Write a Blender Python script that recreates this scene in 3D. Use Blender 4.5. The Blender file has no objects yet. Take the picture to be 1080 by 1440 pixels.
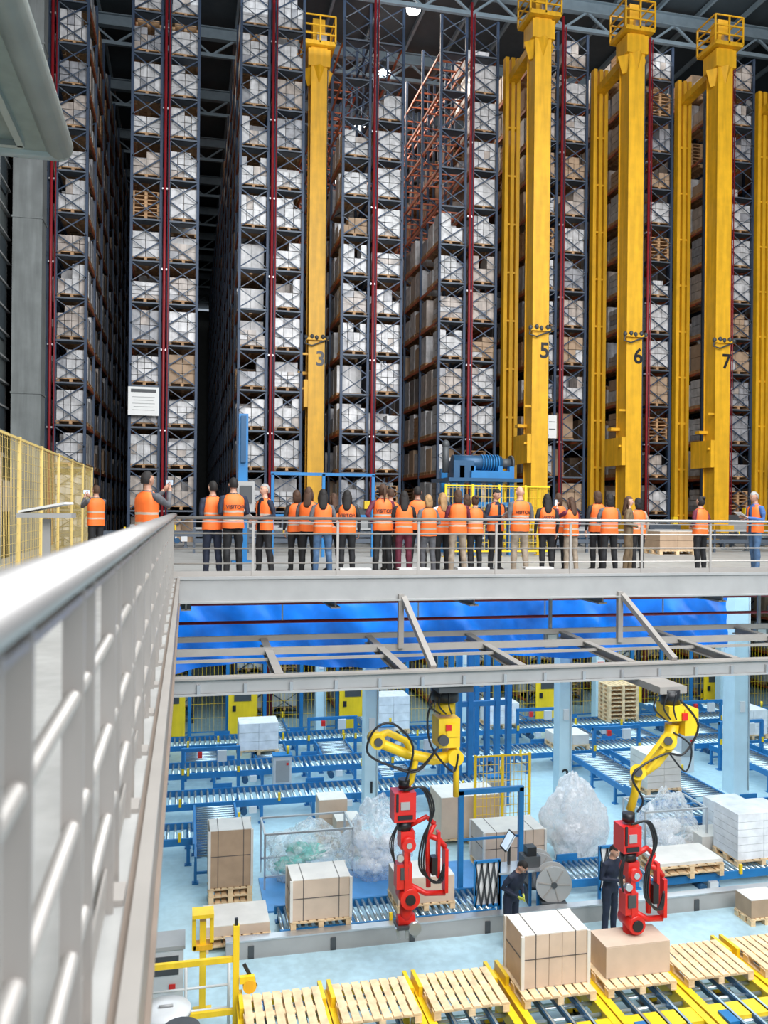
import bpy, math, random
from mathutils import Vector, Matrix, noise
random.seed(7)
sc = bpy.context.scene
V = Vector

# ------------------------------------------------------------------ layout
# World: X along the visitor gallery, Y away from the photographer, Z up.
# Lower hall floor z=0, gallery deck z=6.85.  Photographer stands at X=0,Y=0.
YAW = math.radians(13.0)
ROLL = 0.0096
EYE = 8.12
DECK = 6.85
def bear(u):                     # plan bearing (X per metre of Y) of a sight line
    s = (u - 540) / 1200.0
    t = math.tan(YAW)
    return (t + s) / (1 - t * s)

# ------------------------------------------------------------------ materials
M = {}
def mat(name, col, rough=0.5, metal=0.0, var=0.10, scale=3.0, bump=0.0, alpha=1.0, emit=0.0, trans=0.0, dirt=0.0):
    m = bpy.data.materials.new(name); m.use_nodes = True
    nt = m.node_tree; N = nt.nodes; L = nt.links
    p = N["Principled BSDF"]
    tc = N.new("ShaderNodeTexCoord")
    no = N.new("ShaderNodeTexNoise"); no.inputs["Scale"].default_value = scale
    no.inputs["Detail"].default_value = 4
    L.new(tc.outputs["Object"], no.inputs["Vector"])
    cr = N.new("ShaderNodeValToRGB")
    cr.color_ramp.elements[0].position = 0.3; cr.color_ramp.elements[1].position = 0.7
    a = [max(0, c * (1 - var)) for c in col]; b = [min(1, c * (1 + var)) for c in col]
    cr.color_ramp.elements[0].color = (*a, 1); cr.color_ramp.elements[1].color = (*b, 1)
    L.new(no.outputs["Fac"], cr.inputs["Fac"]); out = cr.outputs["Color"]
    if dirt:
        mp = N.new("ShaderNodeMapping"); mp.inputs["Scale"].default_value = (4, 4, 0.35); L.new(tc.outputs["Object"], mp.inputs["Vector"])
        n2 = N.new("ShaderNodeTexNoise"); n2.inputs["Scale"].default_value = 1.5; n2.inputs["Detail"].default_value = 6; L.new(mp.outputs["Vector"], n2.inputs["Vector"])
        r2 = N.new("ShaderNodeValToRGB"); r2.color_ramp.elements[0].position = 0.4; r2.color_ramp.elements[1].position = 0.62
        r2.color_ramp.elements[0].color = (1 - dirt, 1 - dirt, 1 - dirt, 1); r2.color_ramp.elements[1].color = (1, 1, 1, 1); L.new(n2.outputs["Fac"], r2.inputs["Fac"])
        mx = N.new("ShaderNodeMix"); mx.data_type = 'RGBA'; mx.blend_type = 'MULTIPLY'; mx.inputs[0].default_value = 1
        L.new(out, mx.inputs[6]); L.new(r2.outputs["Color"], mx.inputs[7]); out = mx.outputs[2]
    L.new(out, p.inputs["Base Color"])
    p.inputs["Roughness"].default_value = rough
    p.inputs["Metallic"].default_value = metal
    if alpha < 1: p.inputs["Alpha"].default_value = alpha
    if trans: p.inputs["Transmission Weight"].default_value = trans
    if emit:
        p.inputs["Emission Color"].default_value = (*col, 1); p.inputs["Emission Strength"].default_value = emit
    if bump:
        bp = N.new("ShaderNodeBump"); bp.inputs["Strength"].default_value = bump
        L.new(no.outputs["Fac"], bp.inputs["Height"]); L.new(bp.outputs["Normal"], p.inputs["Normal"])
    M[name] = m
    return m
def film(name, col, lo, hi, scale):
    # thin plastic film: diffuse + translucent + gloss, see-through between the creases
    m = bpy.data.materials.new(name); m.use_nodes = True; M[name] = m
    N = m.node_tree.nodes; L = m.node_tree.links
    for n in list(N):
        if n.type != 'OUTPUT_MATERIAL': N.remove(n)
    out = [n for n in N if n.type == 'OUTPUT_MATERIAL'][0]
    tc = N.new("ShaderNodeTexCoord"); wv = N.new("ShaderNodeTexNoise"); wv.inputs["Scale"].default_value = scale; wv.inputs["Detail"].default_value = 7; wv.inputs["Distortion"].default_value = 2.0
    L.new(tc.outputs["Object"], wv.inputs["Vector"])
    bp = N.new("ShaderNodeBump"); bp.inputs["Strength"].default_value = 0.3; bp.inputs["Distance"].default_value = 0.08
    L.new(wv.outputs["Fac"], bp.inputs["Height"])
    d = N.new("ShaderNodeBsdfDiffuse"); t = N.new("ShaderNodeBsdfTranslucent"); g = N.new("ShaderNodeBsdfGlossy"); tr = N.new("ShaderNodeBsdfTransparent")
    g.inputs["Roughness"].default_value = 0.2
    for n in (d, t, g): n.inputs["Color"].default_value = (*col, 1); L.new(bp.outputs["Normal"], n.inputs["Normal"])
    a = N.new("ShaderNodeMixShader"); a.inputs[0].default_value = 0.35; L.new(d.outputs[0], a.inputs[1]); L.new(t.outputs[0], a.inputs[2])
    c = N.new("ShaderNodeMixShader"); c.inputs[0].default_value = 0.12; L.new(a.outputs[0], c.inputs[1]); L.new(g.outputs[0], c.inputs[2])
    r = N.new("ShaderNodeValToRGB"); r.color_ramp.elements[0].position = 0.40; r.color_ramp.elements[1].position = 0.60
    r.color_ramp.elements[0].color = (lo, lo, lo, 1); r.color_ramp.elements[1].color = (hi, hi, hi, 1)
    L.new(wv.outputs["Fac"], r.inputs["Fac"])
    e = N.new("ShaderNodeMixShader"); L.new(r.outputs["Color"], e.inputs[0]); L.new(tr.outputs[0], e.inputs[1]); L.new(c.outputs[0], e.inputs[2])
    L.new(e.outputs[0], out.inputs["Surface"])
    return m
mat("floor_epoxy", (0.50, 0.70, 0.77), 0.25, var=0.08, scale=0.6, dirt=0.08)
mat("walk_strip", (0.42, 0.59, 0.66), 0.35, var=0.12, scale=1.2, dirt=0.12)
mat("deck_floor", (0.42, 0.415, 0.40), 0.5, var=0.10, scale=1.0, dirt=0.1)
mat("rack_steel", (0.030, 0.052, 0.095), 0.5, 0.2)
mat("rack_grey", (0.09, 0.11, 0.14), 0.5, 0.2)
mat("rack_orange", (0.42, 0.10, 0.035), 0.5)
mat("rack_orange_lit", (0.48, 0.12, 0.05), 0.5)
mat("pipe_red", (0.26, 0.012, 0.018), 0.4)
mat("yellow", (0.84, 0.44, 0.012), 0.5, var=0.08, dirt=0.18)
mat("yellow_bright", (0.90, 0.60, 0.015), 0.4, var=0.06, dirt=0.12)
mat("yellow_pale", (0.78, 0.58, 0.20), 0.5)
mat("steel", (0.55, 0.55, 0.56), 0.3, 0.7, var=0.06)
mat("rail_steel", (0.42, 0.40, 0.39), 0.42, 0.6, var=0.05)
mat("white_paint", (0.66, 0.67, 0.68), 0.4, var=0.05)
mat("post_paint", (0.44, 0.41, 0.38), 0.4, 0.3, var=0.05)
mat("grey_paint", (0.36, 0.36, 0.355), 0.45, var=0.06)
mat("taupe_paint", (0.32, 0.295, 0.27), 0.45, var=0.06)
mat("brown_paint", (0.24, 0.19, 0.155), 0.45, var=0.12)
mat("column_paint", (0.52, 0.69, 0.77), 0.4, var=0.05)
mat("blue_frame", (0.015, 0.17, 0.42), 0.4, var=0.1)
mat("blue_dark", (0.02, 0.08, 0.17), 0.4, 0.2)
mat("tarp_blue", (0.004, 0.18, 0.78), 0.35, var=0.45, scale=1.0, bump=0.35)
mat("mat_blue", (0.10, 0.33, 0.68), 0.45)
mat("roller", (0.52, 0.62, 0.68), 0.25, 0.8)
mat("wrap_white", (0.62, 0.61, 0.61), 0.22, var=0.22, scale=4, bump=0.6, dirt=0.18)
mat("wrap_bright", (0.82, 0.82, 0.83), 0.25, var=0.12, scale=4, bump=0.5)
mat("wrap_warm", (0.49, 0.42, 0.37), 0.3, var=0.25, scale=4, bump=0.5, dirt=0.25)
mat("wrap_grey", (0.36, 0.36, 0.38), 0.3, var=0.25, scale=5, bump=0.4, dirt=0.25)
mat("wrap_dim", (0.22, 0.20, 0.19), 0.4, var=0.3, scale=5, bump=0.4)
mat("cardboard", (0.42, 0.29, 0.19), 0.75, var=0.12)
mat("cardboard_light", (0.60, 0.46, 0.35), 0.7, var=0.08)
mat("cardboard_top", (0.70, 0.66, 0.60), 0.5, var=0.08)
mat("wood", (0.78, 0.57, 0.34), 0.7, var=0.22, scale=6)
mat("wood_rack", (0.48, 0.28, 0.14), 0.7, var=0.3, scale=6)
mat("black", (0.012, 0.012, 0.015), 0.4)
mat("dark_grey", (0.06, 0.065, 0.07), 0.5)
mat("red_tool", (0.66, 0.018, 0.012), 0.35, var=0.10)
film("plastic_film", (0.97, 0.98, 0.99), 0.18, 0.62, 4)
film("plastic_white", (0.98, 0.98, 0.99), 0.60, 0.97, 5)
mat("film_waste", (0.86, 0.88, 0.90), 0.35, var=0.08, scale=7, bump=0.4)
mat("plastic_green", (0.12, 0.50, 0.42), 0.35, var=0.3, scale=8, bump=0.6)
mat("hood_panel", (0.17, 0.215, 0.20), 0.45, var=0.06, dirt=0.1)
mat("hood_frame", (0.27, 0.31, 0.30), 0.4, 0.2)
mat("concrete", (0.20, 0.215, 0.21), 0.7, var=0.15, scale=1.5, bump=0.1, dirt=0.2)
mat("wall_metal", (0.14, 0.16, 0.16), 0.5, 0.1)
mat("wall_beige", (0.50, 0.44, 0.36), 0.6)
mat("roof_dark", (0.05, 0.065, 0.075), 0.6)
mat("roof_steel", (0.22, 0.28, 0.32), 0.5, 0.2)
mat("strap", (0.12, 0.10, 0.09), 0.5)
mat("lamp_glow", (1.0, 0.97, 0.92), emit=30)
mat("screen_glow", (0.55, 0.65, 0.75), emit=0.6)
mat("sign_white", (0.80, 0.80, 0.78), 0.5, var=0.03)
mat("vest_orange", (1.0, 0.17, 0.025), 0.6, var=0.10, scale=8, bump=0.3)
mat("vest_band", (0.60, 0.50, 0.40), 0.3, 0.2, var=0.08)
mat("skin_light", (0.60, 0.33, 0.23), 0.5, var=0.06)
mat("skin_tan", (0.46, 0.24, 0.16), 0.5, var=0.06)
mat("lips", (0.42, 0.12, 0.10), 0.5)
mat("eye_white", (0.8, 0.8, 0.8), 0.2)
for n, c in dict(h_black=(0.012, 0.009, 0.008), h_brown=(0.065, 0.030, 0.015), h_blond=(0.36, 0.21, 0.09), h_grey=(0.30, 0.29, 0.28),
                 c_navy=(0.012, 0.018, 0.04), c_black=(0.012, 0.012, 0.014), c_jeans=(0.07, 0.14, 0.26), c_white=(0.65, 0.65, 0.66),
                 c_maroon=(0.12, 0.012, 0.03), c_grey=(0.10, 0.10, 0.11), c_beige=(0.34, 0.27, 0.20), c_camo=(0.16, 0.11, 0.06),
                 c_blue=(0.05, 0.13, 0.36), shoe_dark=(0.02, 0.017, 0.015), shoe_white=(0.6, 0.6, 0.58), glove=(0.55, 0.6, 0.1)).items():
    mat(n, c, 0.75, var=0.25, scale=10, bump=0.2)

# ------------------------------------------------------------------ mesh builder
class B:
    def __init__(s): s.v = []; s.f = []; s.m = []; s.mats = []; s.sm = []
    def mi(s, n):
        if n not in s.mats: s.mats.append(n)
        return s.mats.index(n)
    def add(s, vs, fs, mt, smooth=False):
        o = len(s.v); s.v.extend(vs); k = s.mi(mt)
        for f in fs: s.f.append([i + o for i in f]); s.m.append(k); s.sm.append(smooth)
    def box(s, c, d, mt, rz=0.0):
        x, y, z = c; a, b, e = d[0] / 2, d[1] / 2, d[2] / 2
        cs, sn = math.cos(rz), math.sin(rz)
        vs = []
        for dz in (-e, e):
            for dx, dy in ((-a, -b), (a, -b), (a, b), (-a, b)):
                vs.append((x + dx * cs - dy * sn, y + dx * sn + dy * cs, z + dz))
        s.add(vs, [(3, 2, 1, 0), (4, 5, 6, 7), (0, 1, 5, 4), (1, 2, 6, 5), (2, 3, 7, 6), (3, 0, 4, 7)], mt)
    def beam(s, p, q, w, h, mt):
        p, q = V(p), V(q); d = (q - p).normalized()
        up = V((0, 0, 1)) if abs(d.z) < 0.95 else V((0, 1, 0))
        sd = d.cross(up).normalized(); up = sd.cross(d)
        vs = []
        for c in (p, q):
            for a, b in ((-1, -1), (1, -1), (1, 1), (-1, 1)):
                vs.append(tuple(c + sd * a * w / 2 + up * b * h / 2))
        s.add(vs, [(3, 2, 1, 0), (4, 5, 6, 7), (0, 1, 5, 4), (1, 2, 6, 5), (2, 3, 7, 6), (3, 0, 4, 7)], mt)
    def ibeam(s, p, q, w, h, t, mt):
        p, q = V(p), V(q); z = V((0, 0, 1))
        s.beam(p + z * (h / 2), q + z * (h / 2), w, t, mt); s.beam(p - z * (h / 2), q - z * (h / 2), w, t, mt)
        s.beam(p, q, t, h, mt)
    def tube(s, pts, rads, mt, n=8, smooth=True, ref=None):
        pts = [V(p) for p in pts]
        if not isinstance(rads, (list, tuple)): rads = [rads] * len(pts)
        r0 = V(ref) if ref else None
        vs = []; prev = None
        for i, p in enumerate(pts):
            d = (pts[min(i + 1, len(pts) - 1)] - pts[max(i - 1, 0)]).normalized()
            if r0: a = (r0 - d * r0.dot(d)).normalized()
            elif prev is None:
                a = V((0, 0, 1)) if abs(d.z) < 0.9 else V((1, 0, 0)); a = (a - d * a.dot(d)).normalized()
            else: a = (prev - d * prev.dot(d)).normalized()
            prev = a; b = d.cross(a)
            r = rads[i]; rx, ry = r if isinstance(r, (tuple, list)) else (r, r)
            for k in range(n):
                t = 2 * math.pi * k / n
                vs.append(tuple(p + a * math.cos(t) * rx + b * math.sin(t) * ry))
        fs = []
        for i in range(len(pts) - 1):
            for k in range(n):
                fs.append((i * n + k, i * n + (k + 1) % n, (i + 1) * n + (k + 1) % n, (i + 1) * n + k))
        o = len(s.v)
        s.add(vs, fs, mt, smooth)
        kk = s.mi(mt)
        s.f.append([o + k for k in reversed(range(n))]); s.m.append(kk); s.sm.append(False)
        e = o + (len(pts) - 1) * n
        s.f.append([e + k for k in range(n)]); s.m.append(kk); s.sm.append(False)
    def cyl(s, p, q, r, mt, n=12): s.tube([p, q], r, mt, n)
    def ell(s, c, r, mt, nu=12, nv=8, fn=None):
        vs = []; 
        for j in range(nv + 1):
            ph = math.pi * j / nv
            for i in range(nu):
                th = 2 * math.pi * i / nu
                p = V((math.sin(ph) * math.cos(th), math.sin(ph) * math.sin(th), math.cos(ph)))
                if fn: p = fn(p)
                vs.append((c[0] + p.x * r[0], c[1] + p.y * r[1], c[2] + p.z * r[2]))
        fs = [(j * nu + i, (j + 1) * nu + i, (j + 1) * nu + (i + 1) % nu, j * nu + (i + 1) % nu) for j in range(nv) for i in range(nu)]
        s.add(vs, fs, mt, True)
    def mesh(s, name):
        me = bpy.data.meshes.new(name); me.from_pydata(s.v, [], s.f)
        for n in s.mats: me.materials.append(M[n])
        me.polygons.foreach_set("material_index", s.m)
        me.polygons.foreach_set("use_smooth", s.sm); me.update()
        return me
    def done(s, name, loc=(0, 0, 0), rz=0.0, parent=None):
        return place(s.mesh(name), name, loc, rz, parent)
def place(me, name, loc=(0, 0, 0), rz=0.0, parent=None):
    o = bpy.data.objects.new(name, me); sc.collection.objects.link(o)
    o.location = loc; o.rotation_euler = (0, 0, rz)
    if parent: o.parent = parent
    return o
def empty(name, loc=(0, 0, 0)):
    o = bpy.data.objects.new(name, None); sc.collection.objects.link(o); o.location = loc; return o
def text(name, s, size, loc, rot, mt, parent=None, ext=0.004, off=0.018):
    c = bpy.data.curves.new(name, 'FONT'); c.body = s; c.size = size; c.align_x = 'CENTER'; c.align_y = 'CENTER'; c.extrude = ext
    c.offset = size * off
    c.materials.append(M[mt])
    o = bpy.data.objects.new(name, c); sc.collection.objects.link(o); o.location = loc; o.rotation_euler = rot
    if parent: o.parent = parent
    return o
FR = (math.pi / 2, 0, 0)

# ------------------------------------------------------------------ room shell
b = B(); b.box((13, 42, -0.1), (44, 112, 0.2), "floor_epoxy"); b.done("floor")
b = B(); b.box((13, 42, 30.6), (44, 112, 0.2), "roof_dark"); b.done("ceiling")
b = B(); b.box((13, 97, 15), (44, 0.3, 30), "wall_metal"); b.done("wall_back")
b = B(); b.box((34.8, 42, 15), (0.3, 112, 30), "wall_metal"); b.done("wall_right")
b = B(); b.box((-8.6, 42, 15), (0.3, 112, 31), "wall_metal")
for i in range(150): b.box((-8.4, 42, 0.2 + i * 0.2), (0.06, 112, 0.08), "wall_metal")
b.done("wall_left")
b = B()
for y in range(10, 92, 6):
    b.ibeam((-8, y, 29.9), (34, y, 29.9), 0.3, 0.5, 0.05, "roof_steel")
    b.beam((-8, y, 28.9), (34, y, 28.9), 0.16, 0.16, "roof_steel")
    for k in range(20):
        x = -7.5 + k * 2.1
        b.beam((x, y, 28.9), (x + 1.05, y, 29.7), 0.09, 0.09, "roof_steel"); b.beam((x + 1.05, y, 29.7), (x + 2.1, y, 28.9), 0.09, 0.09, "roof_steel")
for x in range(-8, 34, 2): b.beam((x, 8, 30.3), (x, 95, 30.3), 0.12, 0.2, "roof_steel")
b.done("roof_truss")
for (x, y) in ((9.05, 34.6), (9.05, 40), (9.05, 46), (9.05, 54), (21, 30), (13, 24), (25.5, 30), (17, 30), (5, 28)):
    b = B(); b.cyl((0, 0, 0), (0, 0, 0.15), 0.28, "lamp_glow", 16); b.tube([(0, 0, 0.15), (0, 0, 0.4), (0, 0, 0.9)], [0.34, 0.2, 0.03], "dark_grey", 16)
    b.done("high_bay_lamp", (x, y, 29.0))

# ------------------------------------------------------------------ pallets / loads
def pallet(b, x, y, z, w, d, mt="wood", n=7):
    for k in (-1, 0, 1):
        b.box((x + k * (w / 2 - 0.06), y, z + 0.011), (0.1, d, 0.022), mt)
        for j in (-1, 0, 1): b.box((x + k * (w / 2 - 0.06), y + j * (d / 2 - 0.07), z + 0.06), (0.1, 0.13, 0.078), mt)
        b.box((x, y + k * (d / 2 - 0.07), z + 0.11), (w, 0.12, 0.022), mt)
    for j in range(n):
        pw = w / n * 0.78
        b.box((x - w / 2 + w / n * (j + 0.5), y, z + 0.133), (pw, d, 0.024), mt)
def simple_pallet(b, x, y, z, w, d, mt):
    for k in (-1, 0, 1): b.box((x + k * (w / 2 - 0.07), y, z + 0.05), (0.11, d, 0.1), mt)
    b.box((x, y, z + 0.12), (w, d, 0.035), mt)

LV = 1.55; NL = 18; BAY = 2.8; RW = 1.25
def bay(seed, front=False, mix=(0.6, 0.2, 0.2, 0.0), empty_l=99, empty_r=99, fill=0.9, orange_from=99):
    r = random.Random(seed); b = B()
    H = NL * LV + 0.2
    for x in (-RW + 0.05, -0.14, 0.14, RW - 0.05):
        b.box((x, 0, H / 2), (0.10, 0.09, H), "rack_steel")
    for i in range(NL):
        z = 0.25 + i * LV
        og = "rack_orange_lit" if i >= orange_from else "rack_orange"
        st = "rack_steel"
        for s in (-1, 1):
            xo, xi = s * (RW - 0.05), s * 0.14
            b.beam((xo, 0, z + 0.05), (xi, 0, z + LV * 0.5), 0.035, 0.045, st)
            b.beam((xi, 0, z + LV * 0.5), (xo, 0, z + LV - 0.05), 0.035, 0.045, st)
            if front:
                b.beam((xi, -0.03, z + 0.05), (xo, -0.03, z + LV * 0.5), 0.03, 0.03, "rack_grey")
                b.beam((xo, -0.03, z + LV * 0.5), (xi, -0.03, z + LV - 0.05), 0.03, 0.03, "rack_grey")
                b.beam((xo, 0, z), (xi, 0, z), 0.08, 0.06, "rack_grey")
                b.box((s * 0.7, 0.25, z - 0.02), (1.1, 0.5, 0.02), "rack_grey")
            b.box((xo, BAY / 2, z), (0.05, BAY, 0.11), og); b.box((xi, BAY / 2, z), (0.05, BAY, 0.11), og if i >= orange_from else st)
            if i >= orange_from and s < 0:
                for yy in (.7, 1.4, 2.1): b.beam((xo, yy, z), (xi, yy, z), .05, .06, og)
            if s < 0 and i >= empty_l or s > 0 and i >= empty_r: continue
            for j in range(3):
                if r.random() > fill: continue
                y = 0.5 + 0.9 * j
                simple_pallet(b, s * 0.69, y, z + 0.055, 1.06, 0.8, "wood_rack")
                q = r.random(); h = r.choice((0.6, 0.85, 0.95, 1.05, 1.1, 1.12))
                if q < mix[0]: mt = "wrap_white"
                elif q < mix[1]: mt = "wrap_warm"
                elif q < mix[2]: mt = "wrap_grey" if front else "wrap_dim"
                elif q < mix[3]: mt = "cardboard"
                else:
                    for t in range(6): simple_pallet(b, s * 0.69, y, z + 0.2 + t * 0.15, 1.06, 0.8, "wood_rack")
                    continue
                zb = z + 0.195; x0 = s * 0.69
                if front and j == 0:
                    nx = r.choice((2, 3, 4)); nz = r.choice((2, 3, 4))
                    for a in range(nx):
                        top_ = nz - (1 if r.random() < .18 else 0)
                        for c in range(top_):
                            m2 = mt if r.random() > .15 else r.choice(("wrap_warm", "wrap_grey", "wrap_white"))
                            b.box((x0 - 0.5 + (a + 0.5) / nx, y + r.uniform(-.02, .02), zb + h * (c + 0.5) / nz), (1.0 / nx - 0.02, 0.76, h / nz - 0.02), m2)
                else:
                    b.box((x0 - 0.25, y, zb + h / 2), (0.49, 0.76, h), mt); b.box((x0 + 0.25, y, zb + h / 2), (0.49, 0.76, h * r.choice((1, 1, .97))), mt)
    return b.mesh("rack_bay")
W = (0.74, 0.86, 0.93, 0.98); WR = (0.40, 0.62, 0.75, 0.93); R_ = (0.30, 0.50, 0.78, 0.94)
fr_w = [bay(10 + i, True, W, fill=.94) for i in range(3)]
fr_r = [bay(20 + i, True, WR) for i in range(3)]
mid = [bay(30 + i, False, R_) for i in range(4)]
fr4 = bay(41, True, W, empty_l=15, empty_r=16); mid4 = bay(43, False, W, empty_l=14, empty_r=14, orange_from=15)
fr5 = bay(42, True, (0.7, 0.85, .9, .97), empty_l=13, orange_from=13); mid5 = bay(44, False, R_, empty_l=13, empty_r=16, orange_from=13)
RX = [-0.91 + 3.974 * i for i in range(-1, 9)]
YR = 33.0
for i, x in enumerate(RX):
    e = empty("pallet_rack", (x, YR, 0))
    for k in range(18):
        if k == 0:
            me = {3: fr4, 4: fr5}.get(i, fr_w[i % 3] if i < 5 else fr_r[i % 3])
        elif k < 7 and i == 3: me = mid4
        elif k < 9 and i == 4: me = mid5
        else: me = mid[(i * 5 + k * 3) % 4]
        place(me, "rack_bay", (0, k * BAY, 0), 0, e)
    b = B(); b.cyl((0, 0, 0), (0, 0, 28.6), 0.055, "pipe_red", 8)
    for z in range(2, 28, 3): b.box((0, 0.08, z), (0.2, 0.12, 0.06), "steel")
    b.cyl((0.14, 0.02, 0), (0.14, 0.02, 28.2), 0.025, "pipe_red", 6)
    b.done("sprinkler_riser", (x, YR - 0.22, 0))

# ------------------------------------------------------------------ stacker cranes (running on the gallery level slab)
def crane(num, x, yf, ymid):
    b = B(); z0 = DECK + 0.05; zm = (z0 + 26.9) / 2; hm = 26.9 - z0
    b.box((0, 0, zm), (0.58, 0.72, hm), "yellow")
    b.box((0, -0.38, zm), (0.66, 0.04, hm), "yellow"); b.box((0, 0.38, zm), (0.66, 0.04, hm), "yellow")
    dy = ymid - yf
    if dy > 1:
        for xx in (-0.26, 0.0, 0.24):
            b.box((xx, dy, zm), (0.15, 0.3, hm), "yellow")
        for z in range(8, 27, 2): b.box((0, dy, z), (0.66, 0.22, 0.08), "yellow")
        b.box((0, dy / 2, z0 + 0.45), (0.6, dy + 1.6, 0.6), "yellow")
        b.beam((0, 0.2, 26.2), (0, dy, 26.0), 0.4, 0.3, "yellow")
    else:
        b.box((0, 0, z0 + 0.45), (0.6, 2.4, 0.6), "yellow")
    for yy in (-0.65, dy + 0.6): b.cyl((-0.12, yy, z0 + 0.23), (0.12, yy, z0 + 0.23), 0.23, "dark_grey", 16)
    w = 1.25; zt = 26.9
    b.box((0, 0, zt), (w, 1.3, 0.16), "yellow"); b.box((0, 0, zt - 0.5), (0.9, 0.9, 0.7), "yellow")
    b.tube([(0, 0, zt - 0.85), (0, 0, zt - 1.5)], [0.62, 0.42], "yellow", 4, False)
    for xx in (-w / 2, 0, w / 2):
        for yy in (-0.62, 0.62): b.box((xx, yy, zt + 0.55), (0.06, 0.06, 1.1), "yellow")
    for z in (0.35, 0.7, 1.1):
        for yy in (-0.62, 0.62): b.box((0, yy, zt + z), (w, 0.05, 0.05), "yellow")
        for xx in (-w / 2, w / 2): b.box((xx, 0, zt + z), (0.05, 1.25, 0.05), "yellow")
    b.box((0, 0, zt + 0.6), (0.5, 0.5, 1.1), "yellow"); b.box((0.1, -0.35, zt + 0.3), (0.4, 0.2, 0.4), "steel")
    b.box((0, -0.45, 15.0), (0.95, 0.12, 0.10), "yellow")
    for k in range(5): b.ell((-0.45 + k * 0.22 + .03 * (k % 2), -0.5, 15.05 + .04 * (k % 2)), (0.08, 0.09, 0.10), "dark_grey", 8, 5)
    b.tube([(-.45, -.5, 15), (-.5, -.5, 14.8), (-.2, -.5, 14.72), (.1, -.5, 14.85), (.45, -.5, 15)], .03, "dark_grey", 6)
    b.cyl((0.36, -0.3, z0 + .7), (0.36, -0.3, 26), 0.03, "dark_grey", 6)
    for z in range(8, 26, 3): b.box((0.34, -0.28, z), (0.1, 0.12, 0.1), "dark_grey")
    zc = 12.8 if num == "3" else 10.5
    b.box((-0.42, 0.3, zc), (0.16, 1.4, 1.1), "yellow"); b.box((-0.42, 0.3, zc + 0.9), (0.5, 0.3, 0.12), "yellow")
    for z in (zc + 0.2, zc + 1.6): b.box((-0.3, -0.3, z), (0.6, 0.08, 0.08), "yellow")
    b.box((0, 1.0, DECK + 0.02), (0.12, 3.6, 0.04), "steel")
    o = b.done("stacker_crane", (x, yf, 0))
    text("number", num, 0.82, (0.16, -0.415, 14.2), FR, "black", o)
AX = lambda i: -0.91 + 3.974 * (i + 0.5)
crane("3", AX(1), 34.7, 34.7)
crane("5", AX(3), 30.6, 33.4)
crane("6", AX(4), 30.7, 33.4)
crane("7", AX(5), 30.8, 33.4)
crane("8", AX(6), 30.8, 33.4)

b = B(); b.box((0, 0, 0), (1.1, 0.03, 1.05), "sign_white"); b.box((0, -0.02, 0.38), (0.9, 0.01, 0.12), "dark_grey")
for k in range(5): b.box((0, -0.02, 0.15 - k * 0.12), (0.8 - 0.1 * (k % 2), 0.01, 0.02), "grey_paint")
b.done("wall_sign", (-1.6, 32.7, 12.05))
b = B(); b.box((0, 0, 0), (0.4, 0.03, 0.95), "sign_white"); b.box((0, -0.02, 0.2), (0.28, 0.01, 0.03), "dark_grey"); b.box((0, -0.02, -0.1), (0.28, 0.01, 0.03), "dark_grey")
b.done("wall_sign", (bear(775) * 32.6, 32.6, 11.6))

# ------------------------------------------------------------------ left side: column, windows, hood, fence
b = B(); b.box((0, 0, 15), (0.95, 0.9, 30), "concrete")
for z in (6, 12, 18, 24): b.box((0, 0, z), (1.0, 0.95, 0.06), "concrete")
b.done("concrete_column", (-5.4, 31.6, 0))
b = B()
b.box((0, 0, 15), (0.3, 20, 30), "wall_metal")
for i in range(24): b.box((0.2, 0, 9 + i * 0.84), (0.12, 20, 0.06), "grey_paint")
for k in range(6): b.box((0.24, -9 + k * 3.4, 18), (0.1, 0.18, 19), "grey_paint")
for i in range(4): b.box((0.18, 0, 10.5 + i * 5), (0.06, 19, 3.4), "roof_dark")
b.done("window_1", (-6.35, 22, 0))
b = B()
b.box((-2.5, 0, 0), (4.6, 8.6, 0.10), "hood_panel")
b.tube([(-0.10, -4.3, 0.06), (-0.10, 4.3, 0.06)], 0.15, "hood_frame", 16)
b.tube([(-4.9, 4.3, 0.06), (-0.10, 4.3, 0.06)], 0.15, "hood_frame", 16); b.ell((-.1, 4.3, .06), (.15, .15, .15), "hood_frame", 16, 10)
b.beam((-0.42, -4.3, -0.07), (-0.42, 4.0, -0.07), 0.07, 0.08, "hood_frame"); b.beam((-4.9, 4.0, -0.07), (-.4, 4.0, -0.07), 0.07, 0.08, "hood_frame")
for k in range(2): b.box((-2.5, -3.2 + k * 4.2, -0.07), (4.6, 0.05, 0.05), "hood_frame")
b.box((-2.5, 0, 0.5), (4.2, 8.0, 0.9), "hood_panel")
for xx in (-4.6, -0.6): 
    b.cyl((xx, 3.6, 0.9), (xx, 3.6, 18.4), 0.03, "steel", 6); b.cyl((xx, -3.6, 0.9), (xx, -3.6, 18.4), 0.03, "steel", 6)
b.done("ventilation_hood", (-1.27, 5.35, 11.9))

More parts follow.
